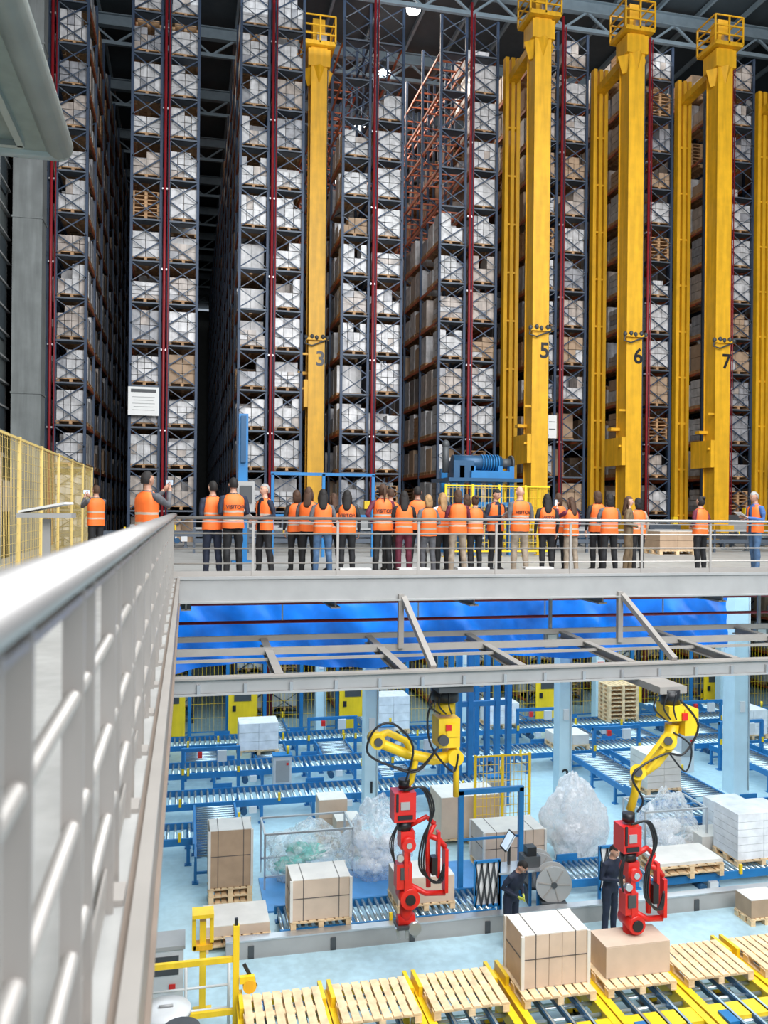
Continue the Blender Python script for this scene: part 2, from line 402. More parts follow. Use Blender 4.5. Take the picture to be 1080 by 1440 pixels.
def fence(name, p, q, h, z0, post, wire, mesh=0.1, step=2.4, hbar=0.2, pw=0.06, wr=0.010):
    b = B(); p, q = V((*p, 0)), V((*q, 0)); L = (q - p).length; d = (q - p) / L
    n = max(1, round(L / step))
    for i in range(n + 1):
        c = p + d * L * i / n; b.box((c.x, c.y, z0 + h / 2), (pw, pw, h), post); b.box((c.x, c.y, z0 + 0.01), (0.16, 0.16, 0.02), post)
    for z in (0.15, h - 0.04): b.beam(p + V((0, 0, z0 + z)), q + V((0, 0, z0 + z)), 0.035, 0.04, post)
    k = int(L / mesh)
    for i in range(k):
        c = p + d * L * i / k; b.beam((c.x, c.y, z0 + 0.15), (c.x, c.y, z0 + h - 0.04), wr, wr, wire)
    zz = 0.15
    while zz < h: b.beam(p + V((0, 0, z0 + zz)), q + V((0, 0, z0 + zz)), wr, wr, wire); zz += hbar
    return b.done(name)
fence("safety_fence", (-2.9, 2.0), (-2.9, 28.0), 2.5, DECK, "yellow_pale", "yellow_pale", 0.13, 2.4, hbar=0.16, wr=0.006)
b = B(); b.box((0, 0, 1.2), (1.1, 9, 2.4), "wall_beige")
for k in range(6): b.box((0.57, -4.2 + k * 1.7, 1.2), (0.04, 0.06, 2.4), "grey_paint"); b.box((0.57, -3.4 + k * 1.7, 1.5), (0.03, 0.9, 0.7), "taupe_paint")
b.box((0, 0, 2.43), (1.2, 9.1, 0.06), "taupe_paint")
b.done("machine_enclosure", (-4.6, 16, DECK))
b = B(); b.box((0, 0, 1.15), (0.7, 0.5, 0.06), "grey_paint"); b.box((0, 0, .55), (.1, .1, 1.1), "grey_paint"); b.beam((-.3, 0, 1.2), (.3, -.1, 1.32), .4, .03, "sign_white"); b.box((0, 0, .02), (.5, .4, .04), "grey_paint")
b.done("control_desk", (bear(66) * 12.5, 12.5, DECK))

# ------------------------------------------------------------------ decks
b = B()
b.box((14.9, 24.1, DECK - 0.1), (30.1, 17.1, 0.2), "deck_floor")
b.box((14.9, 15.5, DECK - 0.19), (30.1, 0.10, 0.42), "grey_paint"); b.box((14.9, 15.46, DECK + 0.03), (30.1, 0.08, 0.05), "grey_paint"); b.box((14.9, 15.44, DECK - 0.40), (30.1, 0.16, 0.03), "grey_paint")
for k in range(11): b.ibeam((-0.0 + k * 2.7, 15.6, DECK - 0.4), (-0.0 + k * 2.7, 32.3, DECK - 0.4), 0.18, 0.3, 0.03, "taupe_paint")
b.done("gallery_deck")
b = B()
b.box((-2.25, 14.0, DECK - 0.1), (4.2, 36, 0.2), "deck_floor")
b.box((-0.15, 6.0, DECK - 0.2), (0.06, 19.4, 0.42), "brown_paint"); b.box((-0.13, 6.0, DECK + 0.02), (0.05, 19.4, 0.04), "taupe_paint"); b.box((-0.17, 6.0, DECK - 0.41), (0.14, 19.4, 0.03), "brown_paint")
b.done("walkway_deck")

def railing(name, p, q, h=1.10, rail=(0.055, 0.03), pair=0.0, z0=DECK, first=0.0, sp=1.55, mids=(0.28, 0.55, 0.82), mr=0.014):
    b = B(); p, q = V((*p, z0)), V((*q, z0)); L = (q - p).length; d = (q - p) / L
    up = V((0, 0, 1))
    b.tube([p + up * h, q + up * h], [(rail[1], rail[0])] * 2, "rail_steel", 20, ref=(0, 0, 1))
    for m in mids: b.tube([p + up * m, q + up * m], mr, "post_paint", 8)
    b.beam(p + up * (h - 0.07), q + up * (h - 0.07), 0.04, 0.015, "rail_steel")
    b.beam(p + up * 0.09, q + up * 0.09, 0.008, 0.11, "post_paint")
    t = first
    while t < L:
        for o in ((-pair, pair) if pair else (0,)):
            c = p + d * (t + o)
            b.beam(c, c + up * (h - 0.05), 0.045, 0.014 if pair else 0.03, "post_paint")
        b.beam(p + d * (t - 0.07) + up * 0.01, p + d * (t + 0.07) + up * 0.01, 0.1, 0.02, "post_paint")
        t += sp
    return b.done(name)
railing("gallery_railing", (-0.23, 15.56), (29.5, 15.56), 1.10, (0.035, 0.028), first=1.4)
railing("walkway_railing", (-0.235, -1.0), (-0.235, 15.56), 1.145, (0.066, 0.036), pair=0.11, first=2.2, sp=0.85, mids=(0.3, 0.58, 0.86), mr=0.018)

# under-gallery service frame
b = B()
b.box((14.5, 13.6, 5.35), (29.4, 0.10, 0.22), "grey_paint"); b.box((14.5, 13.6, 5.47), (29.4, 0.22, 0.03), "taupe_paint"); b.box((14.5, 13.6, 5.22), (29.4, 0.2, 0.03), "grey_paint")
b.box((14.5, 15.5, 5.55), (29.4, 0.12, 0.12), "taupe_paint")
b.box((14.5, 14.9, 5.50), (29.4, 0.05, 0.05), "taupe_paint")
b.box((14.5, 16.6, 5.62), (29.4, 0.10, 0.10), "taupe_paint")
for k in range(14):
    x = 1.46 + 2.07 * k
    b.ibeam((x, 13.65, 5.42), (x, 16.6, 5.55), 0.14, 0.14, 0.02, "taupe_paint")
for k in range(7):
    x = 3.9 + 4.47 * k
    b.box((x, 15.42, 6.05), (0.10, 0.10, 1.0), "taupe_paint")
    b.beam((x + 0.05, 15.42, 6.48), (x + 0.12, 13.65, 5.5), 0.10, 0.10, "taupe_paint")
for k in range(40):
    x = 0.2 + k * 0.72; b.box((x, 13.53, 5.3), (0.05, 0.05, 0.16), "steel")
b.done("steel_support_frame")
for (y, z, r) in ((17.6, 6.2, 0.055), (18.2, 5.72, 0.035)):
    b = B(); b.cyl((-3, 0, 0), (28, 0, 0), r, "pipe_red", 10)
    for k in range(10): b.box((-1 + k * 3, 0, 0.25), (0.03, 0.03, 0.5), "steel")
    b.done("sprinkler_pipe", (0, y, z))
for x0 in (7.6, 12.7):
    b = B(); b.box((0, 0, 0.55), (0.06, 0.06, 1.1), "grey_paint"); b.box((0, -.05, 0), (0.3, 0.1, 0.35), "grey_paint"); b.box((0, -.11, 0), (0.2, 0.02, 0.2), "sign_white")
    b.done("junction_box", (x0, 17.0, 5.4))
b = B(); nx, nz = 190, 18; vs = []
X0, X1 = -4.0, 14.6
for j in range(nz + 1):
    for i in range(nx + 1):
        x = X0 + (X1 - X0) * i / nx; t = j / nz
        bot = 4.25 + 0.12 * math.sin(x * 1.1) + 0.18 * (x / 14)
        z = 6.5 * (1 - t) + bot * t
        sag = 0.09 * abs(math.sin(x * 1.16)) 
        y = 20.8 + 0.12 * math.sin(x * 2.3) * t + 0.22 * (noise.noise(V((x * 0.9, z * 0.9, 3)))) + 0.07 * math.sin(x * 5 + z * 3) + 0.08 * noise.noise(V((x * 3 + z * 2, z * 2, 7)))
        vs.append((x, y, z - sag * (1 - t)))
b.add(vs, [(j * (nx + 1) + i, j * (nx + 1) + i + 1, (j + 1) * (nx + 1) + i + 1, (j + 1) * (nx + 1) + i) for j in range(nz) for i in range(nx)], "tarp_blue", True)
b.done("tarpaulin")

def column(x, y, w=0.34, label=None):
    b = B()
    b.box((0, -w / 2, 3.2), (w, 0.03, 6.4), "column_paint"); b.box((0, w / 2, 3.2), (w, 0.03, 6.4), "column_paint"); b.box((0, 0, 3.2), (0.10, w, 6.4), "column_paint")
    b.box((-w / 2 + .02, 0, 3.2), (0.03, w, 6.4), "column_paint"); b.box((w / 2 - .02, 0, 3.2), (0.03, w, 6.4), "column_paint")
    b.box((0, 0, 0.03), (w + 0.2, w + 0.2, 0.06), "column_paint")
    b.box((0, -w / 2 - .03, 2.6), (0.16, 0.05, 0.3), "white_paint"); b.cyl((w / 2 - .04, -w / 2 - .03, 0.2), (w / 2 - .04, -w / 2 - .03, 6.2), .02, "steel", 6)
    for sx in (-1, 1):
        for sy in (-1, 1): b.cyl((sx * (w / 2 + .05), sy * (w / 2 + .05), 0.05), (sx * (w / 2 + .05), sy * (w / 2 + .05), 0.12), 0.02, "steel", 6)
    o = b.done("steel_column", (x, y, 0))
    if label: text("label", label, 0.42, (0, -w / 2 - 0.03, 0.95), FR, "black", o)
for k, l in enumerate((None, "1", "2", None, None)): column(-0.7 + 5.4 * k, 21.7, 0.36 if k < 3 else 0.5, l)
for k in range(5): column(-0.7 + 5.4 * k, 30.2, 0.34)
b = B(); b.box((0, 0, 0), (.34, .02, .5), "sign_white"); b.box((0, -.015, .05), (.26, .01, .26), "red_tool"); b.box((0, -.02, -.17), (.22, .01, .04), "black"); b.done("warning_sign", (15.5, 29.98, 2.2))

# ------------------------------------------------------------------ conveyors
def conveyor(x, y, L, Wd, axis, z=0.6, name="roller_conveyor", fr="blue_frame", pitch=0.16, z0=0.0):
    b = B()
    for s in (-1, 1):
        b.box((0, s * Wd / 2, z - 0.07), (L, 0.05, 0.16), fr)
        n = max(2, int(L / 1.3) + 1)
        for i in range(n):
            xx = -L / 2 + 0.1 + (L - 0.2) * i / (n - 1)
            b.box((xx, s * Wd / 2, (z - 0.15) / 2), (0.08, 0.06, z - 0.15), fr); b.box((xx, s * Wd / 2, 0.01), (0.16, 0.14, 0.02), fr)
            if s > 0: b.box((xx, 0, 0.22), (0.05, Wd, 0.05), fr)
    for i in range(int(L / pitch)):
        xx = -L / 2 + pitch * (i + 0.5); b.cyl((xx, -Wd / 2 + 0.03, z - 0.03), (xx, Wd / 2 - 0.03, z - 0.03), 0.036, "roller", 8)
    for i in range(max(1, int(L / 2.5))):
        xx = -L / 2 + 1.2 + 2.5 * i
        b.cyl((xx, -Wd / 2 - 0.05, z - 0.28), (xx, -Wd / 2 + 0.25, z - 0.28), 0.09, "blue_dark", 10); b.box((xx + 0.22, -Wd / 2 - .06, z - 0.22), (0.2, 0.1, 0.16), "white_paint")
        b.box((xx + 0.9, -Wd / 2 - .05, z + 0.06), (0.06, 0.06, 0.2), "yellow_bright"); b.box((xx - .5, Wd / 2 + .04, z + .05), (.5, .04, .14), fr)
    return b.done(name, (x, y, z0), math.pi / 2 if axis == 'y' else 0)
conveyor(3.3, 22.75, 11.0, 1.1, 'x')
conveyor(9.0, 25.3, 22.0, 1.1, 'x')
conveyor(9.0, 28.2, 22.0, 1.1, 'x')
conveyor(-1.0, 20.4, 2.4, 1.0, 'x')
for (x, y0, y1) in ((0.75, 18.8, 22.1), (2.6, 25.95, 27.5), (5.9, 23.4, 24.6), (6.6, 28.9, 30.6), (2.9, 28.9, 30.6), (12.2, 20.2, 24.6), (13.6, 20.2, 24.6),
                    (17.1, 20.2, 24.6), (18.5, 20.2, 24.6), (11.6, 28.9, 30.6), (13, 25.95, 27.5), (15, 25.95, 27.5), (17.5, 25.95, 27.5), (19.5, 25.95, 27.5), (18, 28.9, 30.6), (20, 28.9, 30.6), (0.5, 25.95, 27.5), (4.6, 25.95, 27.5)):
    conveyor(x, (y0 + y1) / 2, y1 - y0, 1.0, 'y')
conveyor(15.2, 19.4, 7.6, 0.9, 'x', 0.55)
fence("machine_fence", (-2.5, 31.0), (24, 31.0), 2.7, 0, "blue_frame", "yellow_bright", 0.14, 1.3, hbar=0.5, pw=0.12)
for x in (-0.5, 2.0, 6.0, 10.3, 13.7, 17.2, 21):
    b = B(); b.box((0, 0, 1.15), (1.0, 0.06, 2.1), "yellow_bright"); b.box((0, -0.04, 1.6), (0.6, 0.02, 0.7), "dark_grey")
    b.box((-0.3, -0.05, 1.0), (0.12, 0.04, 0.2), "black"); b.box((0, -0.06, 2.0), (0.3, 0.02, 0.2), "red_tool"); b.done("safety_door", (x, 30.8, 0))
for (u, y) in ((300, 24.0), (470, 26.8), (590, 24.0), (760, 26.7), (870, 24.0), (990, 26.7), (1045, 23.9)):
    b = B(); w_ = 1.5
    for sx in (-1, 1): b.box((sx * w_ / 2, 0, .75), (.09, .09, 1.5), "blue_frame"); b.box((sx * w_ / 2, -.06, .9), (.07, .05, .16), "yellow_bright"); b.box((sx * w_ / 2, 0, .01), (.2, .2, .02), "blue_frame")
    b.box((0, 0, 1.48), (w_ + .09, .08, .1), "blue_frame"); b.box((.3, -.08, 1.3), (.25, .1, .3), "white_paint"); b.box((-.3, -.08, 1.35), (.12, .1, .16), "red_tool")
    b.done("conveyor_portal", (bear(u) * y, y, 0))
for (u, y) in ((400, 24.0), (545, 26.6), (700, 21.0), (965, 24.0), (1068, 26.5)):
    b = B(); b.box((0, 0, .6), (.5, .35, 1.2), "white_paint"); b.box((0, -.19, .8), (.38, .02, .6), "grey_paint"); b.box((.13, -.21, 1.0), (.06, .02, .06), "red_tool"); b.box((0, 0, 1.22), (.54, .39, .04), "blue_frame"); b.cyl((.16, 0, 1.24), (.16, 0, 1.45), .04, "yellow_bright", 8)
    b.done("control_cabinet", (bear(u) * y, y, 0))

# vertical lift with motor on the gallery
b = B()
for xx in (-0.55, -0.22, 0.6, 0.95):
    for yy in (0, 1.8): b.box((xx, yy, 4.7), (0.14, 0.2, 9.4), "blue_frame")
for z in (2.6, 4.6, 6.6, 8.3, 9.2): b.box((0.2, 0, z), (1.6, 0.12, 0.14), "blue_frame"); b.box((0.2, 1.8, z), (1.6, 0.12, 0.14), "blue_frame")
b.box((0.1, 0.6, 9.0), (2.2, 1.8, 0.10), "blue_dark"); b.box((-0.5, 0.2, 9.3), (0.6, 0.6, 0.5), "blue_dark")
b.cyl((-0.75, 0.2, 9.5), (0.7, 0.2, 9.5), 0.22, "blue_dark", 20); b.cyl((0.7, 0.2, 9.5), (1.0, 0.2, 9.5), 0.15, "dark_grey", 16); b.cyl((1.0, .2, 9.5), (1.06, .2, 9.5), .24, "dark_grey", 20)
for k in range(7): b.cyl((0.1 + k * .08, 0.2, 9.5), (0.13 + k * .08, 0.2, 9.5), 0.25, "blue_frame", 20)
b.cyl((-0.95, 0.2, 9.2), (-0.95, 0.2, 10.0), 0.10, "dark_grey", 12); b.ell((-.95, .2, 10.0), (.12, .12, .14), "dark_grey", 10, 8); b.box((0.3, 0.2, 9.15), (1.2, 0.8, 0.2), "blue_frame")
b.done("vertical_lift", (8.15, 23.2, 0))
fence("lift_guard", (6.9, 22.4), (10.0, 22.4), 2.0, DECK, "yellow_bright", "yellow_bright", 0.10, 0.8, hbar=0.25, wr=.008)
fence("lift_guard", (10.0, 22.4), (10.0, 26.0), 2.0, DECK, "yellow_bright", "yellow_bright", 0.12, 0.9, hbar=0.25, wr=.008)
for (x, y, L, ax) in ((9, 28.6, 26, 'x'), (3.06, 30.4, 2.0, 'y'), (7.03, 30.4, 2.0, 'y'), (11.6, 26.6, 2.6, 'y'), (15, 26.6, 2.6, 'y'), (19, 26.6, 2.6, 'y'), (-1, 30.4, 2.0, 'y'), (23, 26.6, 2.6, 'y')):
    conveyor(x, y, L, 1.1, ax, 0.5, fr="rack_grey", z0=DECK)
b = B(); b.box((0, 0, 0.35), (24, 0.12, 0.12), "rack_grey"); b.box((0, 0, 0.7), (24, 0.06, 0.06), "grey_paint")
for k in range(17): b.box((-12 + k * 1.5, 0, 0.36), (0.07, 0.07, 0.72), "rack_grey")
b.done("guard_barrier", (12.2, 24.6, DECK))
for (u, w_, h_, mt) in ((330, 1.4, 1.0, "dark_grey"), (425, 1.6, .8, "rack_grey"), (500, 1.2, 1.3, "dark_grey"), (560, 1.5, .9, "rack_grey"), (820, 1.2, .9, "dark_grey"), (930, 1.4, .8, "rack_grey"), (1030, 1.4, 1.2, "dark_grey")):
    y = 31.6; b = B(); b.box((0, 0, h_ / 2), (w_, .6, h_), mt); b.box((0, -.31, h_ * .6), (w_ * .7, .03, h_ * .3), "grey_paint"); b.cyl((-w_ * .3, -.35, h_ * .3), (w_ * .1, -.35, h_ * .3), .12, "blue_dark", 12)
    b.box((w_ * .3, -.3, h_ + .15), (.2, .2, .3), "yellow_bright"); b.done("drive_unit", (bear(u) * y, y, DECK))
b = B()
for xx in (0, 1.35, 2.7): b.box((xx, 0, 1.1), (0.08, 0.08, 2.2), "blue_frame")
b.box((1.35, 0, 2.2), (2.8, 0.08, 0.08), "blue_frame"); b.box((1.35, 0.1, 1.1), (2.7, 0.05, 0.06), "blue_frame")
b.done("blue_gantry", (bear(383) * 22.5, 22.5, DECK))
b = B(); b.box((0, 0, 1.75), (0.22, 0.2, 3.5), "blue_frame"); b.box((0.0, -0.14, 2.9), (0.12, 0.06, 1.1), "blue_dark"); b.box((0.05, -0.25, 1.55), (0.40, 0.3, 0.7), "grey_paint"); b.box((0.05, -0.42, 1.6), (0.28, 0.02, 0.4), "dark_grey"); b.box((0, 0, 0.02), (0.5, 0.5, 0.04), "blue_frame")
b.done("control_post", (bear(341) * 20.4, 20.4, DECK))
def load(name, x, y, z, w, d, h, mt="cardboard_light", nx=2, nz=1, rz=0, top="cardboard_top", npal=1, straps=False, pal=True):
    b = B(); zz = 0
    if pal:
        for k in range(npal): pallet(b, 0, 0, zz, w + 0.04, d + 0.04, "wood"); zz += 0.146
    for a in range(nx):
        for c in range(nz):
            b.box((-w / 2 + w * (a + .5) / nx, 0, zz + h * (c + .5) / nz), (w / nx - 0.008, d, h / nz - 0.008), mt)
    if top: b.box((0, 0, zz + h + 0.004), (w - 0.01, d - 0.01, 0.012), top)
    if straps:
        for k in (-0.3, 0.3):
            b.box((w * k, 0, zz + h / 2), (0.014, d + 0.012, h + 0.03), "strap")
        b.box((0, 0, zz + h * 0.55), (w + 0.012, d + 0.012, 0.014), "strap")
        for sx in (-1, 1):
            for sy in (-1, 1): b.box((sx * w / 2, sy * d / 2, zz + h / 2), (0.05, 0.05, h), "cardboard_top")
    return b.done(name, (x, y, z), rz)
load("pallet_load", bear(932) * 24.0, 23.6, DECK, 1.2, 0.9, 0.55, "cardboard", 2, 2)

# ------------------------------------------------------------------ foreground pallet line
b = B(); b.box((10, 14.25, 0.015), (20, 2.4, 0.03), "walk_strip"); b.done("floor_walkway_strip")
b = B(); b.box((9.5, 15.55, 0.16), (17.5, 0.08, 0.32), "grey_paint"); b.box((9.5, 15.6, 0.33), (17.5, 0.2, 0.03), "steel")
for k in range(12): b.box((1.2 + k * 1.5, 15.5, 0.12), (0.1, 0.04, 0.24), "dark_grey")
b.done("kerb_rail")
starts = [0.8, 2.14, 3.48, 4.87, 6.22, 7.58, 8.94, 10.3]
for k, s in enumerate(starts):
    b = B(); y0, y1 = 9.6, 12.95; yc = (y0 + y1) / 2; L = y1 - y0
    for xx in (0.04, 1.24):
        b.box((xx, yc, 0.62), (0.09, L, 0.2), "yellow_bright"); b.box((xx, yc, 0.735), (0.12, L, 0.03), "yellow_bright")
        for yy in (y0 + .15, yc, y1 - .15): b.box((xx, yy, 0.27), (0.1, 0.1, 0.54), "yellow_bright"); b.box((xx, yy, 0.01), (0.2, 0.2, 0.02), "dark_grey")
        b.box((xx, y1 - .25, .82), (.06, .5, .16), "yellow_bright")
    b.box((0.64, y1 + 0.02, 0.62), (1.25, 0.05, 0.26), "yellow_bright")
    for xx in (0.35, 0.64, 0.93):
        b.box((xx, yc, 0.70), (0.07, L - 0.1, 0.08), "blue_dark"); b.box((xx, yc, 0.745), (0.035, L - 0.1, 0.02), "roller")
    for i in range(int(L / 0.3)): b.cyl((0.12, y0 + 0.2 + i * 0.3, 0.66), (1.18, y0 + 0.2 + i * 0.3, 0.66), 0.035, "roller", 8)
    b.box((0.64, 11.2, 0.7), (1.1, 0.35, 0.08), "yellow_bright"); b.box((0.2, 11.0, 0.72), (0.16, 0.3, 0.12), "blue_frame")
    b.box((1.32, yc, 0.55), (0.05, L, 0.05), "steel")
    b.done("chain_conveyor", (s, 0, 0))
    b = B()
    pallet(b, 0, 0, 0, 1.17, 1.0, "wood", 8)
    b.done("wooden_pallet", (s + 0.64, 12.3, 0.756))
load("carton_stack", starts[3] + 0.66, 12.40, 0.903, 1.08, 0.70, 0.80, "cardboard_light", 5, 1, pal=False, top="cardboard_top", straps=True)
load("carton_stack", starts[4] + 0.70, 12.33, 0.903, 1.10, 0.56, 0.48, "cardboard_light", 1, 1, pal=False, top="cardboard_light", straps=False)

load("pallet_load", bear(455) * 15.95, 16.15, 0.32, 1.12, 0.75, 0.75, "cardboard_light", 1, 1, straps=True)
load("pallet_load", bear(328) * 17.9, 17.9, 0.0, 0.85, 0.7, 1.15, "cardboard", 1, 1, npal=3, straps=True)
load("pallet_load", bear(337) * 16.3, 16.3, 0.0, 1.2, 0.9, 0.18, "cardboard_light", 1, 1, npal=2)
load("pallet_load", bear(597) * 16.4, 16.4, 0.32, 1.15, 0.8, 0.5, "cardboard_light", 1, 1)
load("pallet_load", bear(655) * 20.4, 20.3, 0.0, 1.5, 1.0, 1.0, "cardboard_light", 1, 1)
load("pallet_load", bear(725) * 18.0, 18.3, 0.04, 1.45, 0.9, 0.8, "cardboard_light", 3, 1, straps=True)
load("pallet_load", bear(468) * 21.0, 20.8, 0.0, 0.7, 0.6, 0.9, "cardboard_light", 1, 2)
load("pallet_load", bear(492) * 19.9, 19.9, 0.0, 0.6, 0.6, 0.7, "cardboard_light", 1, 1)
load("pallet_load", bear(965) * 16.6, 16.7, 0.32, 1.5, 0.9, 0.06, "cardboard_top", 1, 1, npal=2)
load("pallet_load", bear(990) * 18.4, 17.95, 0.0, 1.0, 0.7, 0.3, "cardboard_top", 2, 1, npal=2)
load("wrapped_pallet", bear(1052) * 17.2, 17.0, 0.32, 1.3, 0.9, 1.0, "wrap_bright", 2, 6, top="wrap_bright")
load("wrapped_pallet", bear(1025) * 18.4, 18.4, 0.0, 0.9, 0.6, 1.0, "wrap_bright", 2, 4, top="wrap_bright")
load("wrapped_pallet", bear(365) * 26.8, 26.7, 0.6, 1.2, 0.9, 0.8, "wrap_bright", 2, 3, top="wrap_bright")
load("wrapped_pallet", bear(552) * 28.2, 28.2, 0.62, 1.1, 0.9, 1.1, "wrap_bright", 2, 4, top="wrap_bright")
load("wrapped_pallet", bear(708) * 28.0, 28.2, 0.62, 1.1, 0.9, 0.7, "wrap_bright", 2, 3, top="wrap_bright")
load("wrapped_pallet", bear(925) * 20.9, 20.9, 0.62, 1.0, 0.9, 0.9, "cardboard_top", 2, 5, top="cardboard_top")
load("wrapped_pallet", bear(1050) * 25.3, 25.3, 0.62, 1.1, 0.9, 0.8, "wrap_bright", 2, 3, top="wrap_bright")
load("pallet_load", bear(800) * 25.3, 25.3, 0.62, 1.1, 0.9, 0.3, "cardboard_top", 2, 1)
load("pallet_load", bear(1072) * 14.9, 14.9, 0.03, 0.7, 0.5, 0.35, "cardboard", 1, 1)
b = B()
for t in range(9): pallet(b, 0, 0, t * 0.146, 1.2, 0.8, "wood")
b.done("pallet_stack", (bear(872) * 28.2, 28.2, 0.62))
for (u0, u1, y) in ((395, 690, 16.3), (905, 1079, 16.9)):
    xa, xb = bear(u0) * y, bear(u1) * y
    conveyor((xa + xb) / 2, y, xb - xa, 1.0, 'x', 0.31, pitch=0.13)
xa, xb = bear(775) * 17.2, bear(890) * 17.2
conveyor((xa + xb) / 2, 17.2, xb - xa, 1.0, 'x', 0.31, pitch=0.13)
b = B(); b.box((0, 0, 0.02), (6.0, 1.6, 0.04), "mat_blue"); b.done("floor_mat", (4.6, 18.0, 0))

# plastic film bags: crumpled thin film over loose film waste
def bag(name, x, y, z, r, mt, seed, inner=None):
    b = B()
    def fn(p):
        n = 1 + 0.30 * noise.noise(p * 1.7 + V((seed, 0, 0))) + 0.20 * abs(noise.noise(p * 4 + V((0, seed, 0)))) + 0.07 * abs(noise.noise(p * 9 + V((seed, 2, 0)))) - .05
        q = p * n
        if q.z > 0.3: q.x *= 1 - 0.4 * (q.z - 0.3); q.y *= 1 - 0.4 * (q.z - 0.3)
        q.z = max(q.z, -0.78)
        return q
    b.ell((0, 0, r[2] * 0.78), r, mt, 64, 44, fn)
    if inner:
        for k in range(10):
            rr = random.Random(seed * 9 + k)
            b.ell((rr.uniform(-.45, .45) * r[0], rr.uniform(-.3, .3) * r[1], r[2] * rr.uniform(.22, .85)), (r[0] * .34, r[1] * .32, r[2] * .2), inner, 24, 16, fn)
    return b.done(name, (x, y, z))
bag("plastic_film_bag", bear(435) * 18.7, 18.7, 0.04, (0.95, 0.6, 0.66), "plastic_film", 3, "plastic_green")
bag("plastic_film_bag", bear(535) * 18.4, 18.4, 0.04, (0.72, 0.55, 0.95), "plastic_film", 8, "film_waste")
bag("plastic_film_bag", bear(812) * 18.6, 18.6, 0.0, (0.74, 0.55, 1.05), "plastic_white", 13, "film_waste")
bag("plastic_film_bag", bear(935) * 18.5, 18.3, 0.0, (0.70, 0.45, 0.82), "plastic_film", 21, "film_waste")
def bagframe(x, y, z, w_=1.5):
    b = B()
    for sx in (-1, 1):
        for sy in (-1, 1): b.box((sx * w_ / 2, sy * 0.5, 0.6), (0.04, 0.04, 1.2), "steel")
    for sx in (-1, 1): b.box((sx * w_ / 2, 0, 1.2), (0.04, 1.0, 0.04), "steel")
    for sy in (-1, 1): b.box((0, sy * 0.5, 1.2), (w_, 0.04, 0.04), "steel"); b.box((0, sy * .5, .3), (w_, .04, .04), "steel")
    b.done("bag_frame", (x, y, z))
bagframe(bear(932) * 18.5, 18.3, 0, 1.6); bagframe(bear(435) * 18.7, 18.7, 0, 1.9)

b = B()
for xx in (0, 1.33):
    b.box((xx, 0, 1.15), (0.1, 0.1, 2.3), "blue_frame"); b.box((xx, 0, 0.02), (0.22, 0.22, 0.04), "blue_frame")
b.box((0.665, 0, 2.27), (1.43, 0.1, 0.1), "blue_frame"); b.box((0.665, 0.06, 1.25), (1.33, 0.03, 0.05), "blue_frame")
b.done("workstation_portal", (bear(652) * 16.9, 16.9, 0))
fence("safety_fence", (bear(668) * 19.8, 19.6), (bear(748) * 19.6, 19.6), 2.2, 0.0, "yellow_bright", "yellow_bright", 0.1, 0.7, hbar=0.2)
b = B(); b.box((0, 0, 0.92), (0.9, 0.5, 0.04), "steel")
for sx in (-.4, .4):
    for sy in (-.2, .2): b.box((sx, sy, 0.45), (0.05, 0.05, 0.9), "blue_frame")
b.box((-0.1, 0.12, 1.15), (0.05, 0.05, 0.45), "black")
b.beam((-0.26, 0.05, 1.28), (-0.06, 0.05, 1.62), 0.30, 0.03, "black"); b.beam((-0.24, 0.03, 1.31), (-0.07, 0.03, 1.60), 0.26, 0.045, "screen_glow")
b.box((0.3, 0, 1.05), (0.35, 0.3, 0.22), "dark_grey"); b.box((0.3, -0.02, 1.25), (0.2, 0.2, 0.18), "black")
b.done("workstation_desk", (bear(738) * 15.9, 16.2, 0))
for (u, y, r) in ((782, 15.9, 0.36), (760, 16.6, 0.36)):
    b = B(); b.cyl((0, -0.14, r), (0, -0.10, r), r, "grey_paint", 28); b.cyl((0, 0.10, r), (0, 0.14, r), r, "grey_paint", 28); b.cyl((0, -0.1, r), (0, 0.1, r), r * 0.8, "cardboard_top", 24); b.cyl((0, -0.17, r), (0, 0.17, r), 0.06, "dark_grey", 12)
    for k in range(6): b.beam((0, -.145, r), (r * .9 * math.cos(k), -.145, r + r * .9 * math.sin(k)), .02, .02, "taupe_paint")
    b.box((0, 0, 0.0), (0.5, 0.4, 0.04), "dark_grey")
    for sx in (-.2, .2): b.box((sx, 0, -.16), (.06, .36, .32), "dark_grey")
    b.done("strapping_reel", (bear(u) * y, y, 0.33), -0.2)
def lattice(u, y, w_):
    b = B()
    for sx in (-1, 1): b.box((sx * w_ / 2, 0, 0.6), (0.05, 0.05, 1.2), "blue_frame")
    b.box((0, 0, 1.18), (w_, .05, .05), "blue_frame"); b.box((0, 0, 0.3), (w_, .05, .05), "blue_frame"); b.box((0, .02, .74), (w_ - .05, .01, .85), "sign_white")
    for k in range(-1, 4):
        b.beam((-w_ / 2 + max(0, k) * w_ / 4, -.01, .3 + (.22 if k < 0 else 0)), (-w_ / 2 + (k + 1) * w_ / 4 + .02, -.01, 1.16 if k >= 0 else .9), .03, .03, "dark_grey")
        b.beam((w_ / 2 - max(0, k) * w_ / 4, -.01, .3), (w_ / 2 - (k + 1) * w_ / 4, -.01, 1.16), .03, .03, "dark_grey")
    b.done("guard_frame", (bear(u) * y, y, 0))
lattice(868, 16.2, .65); lattice(690, 16.0, .5)

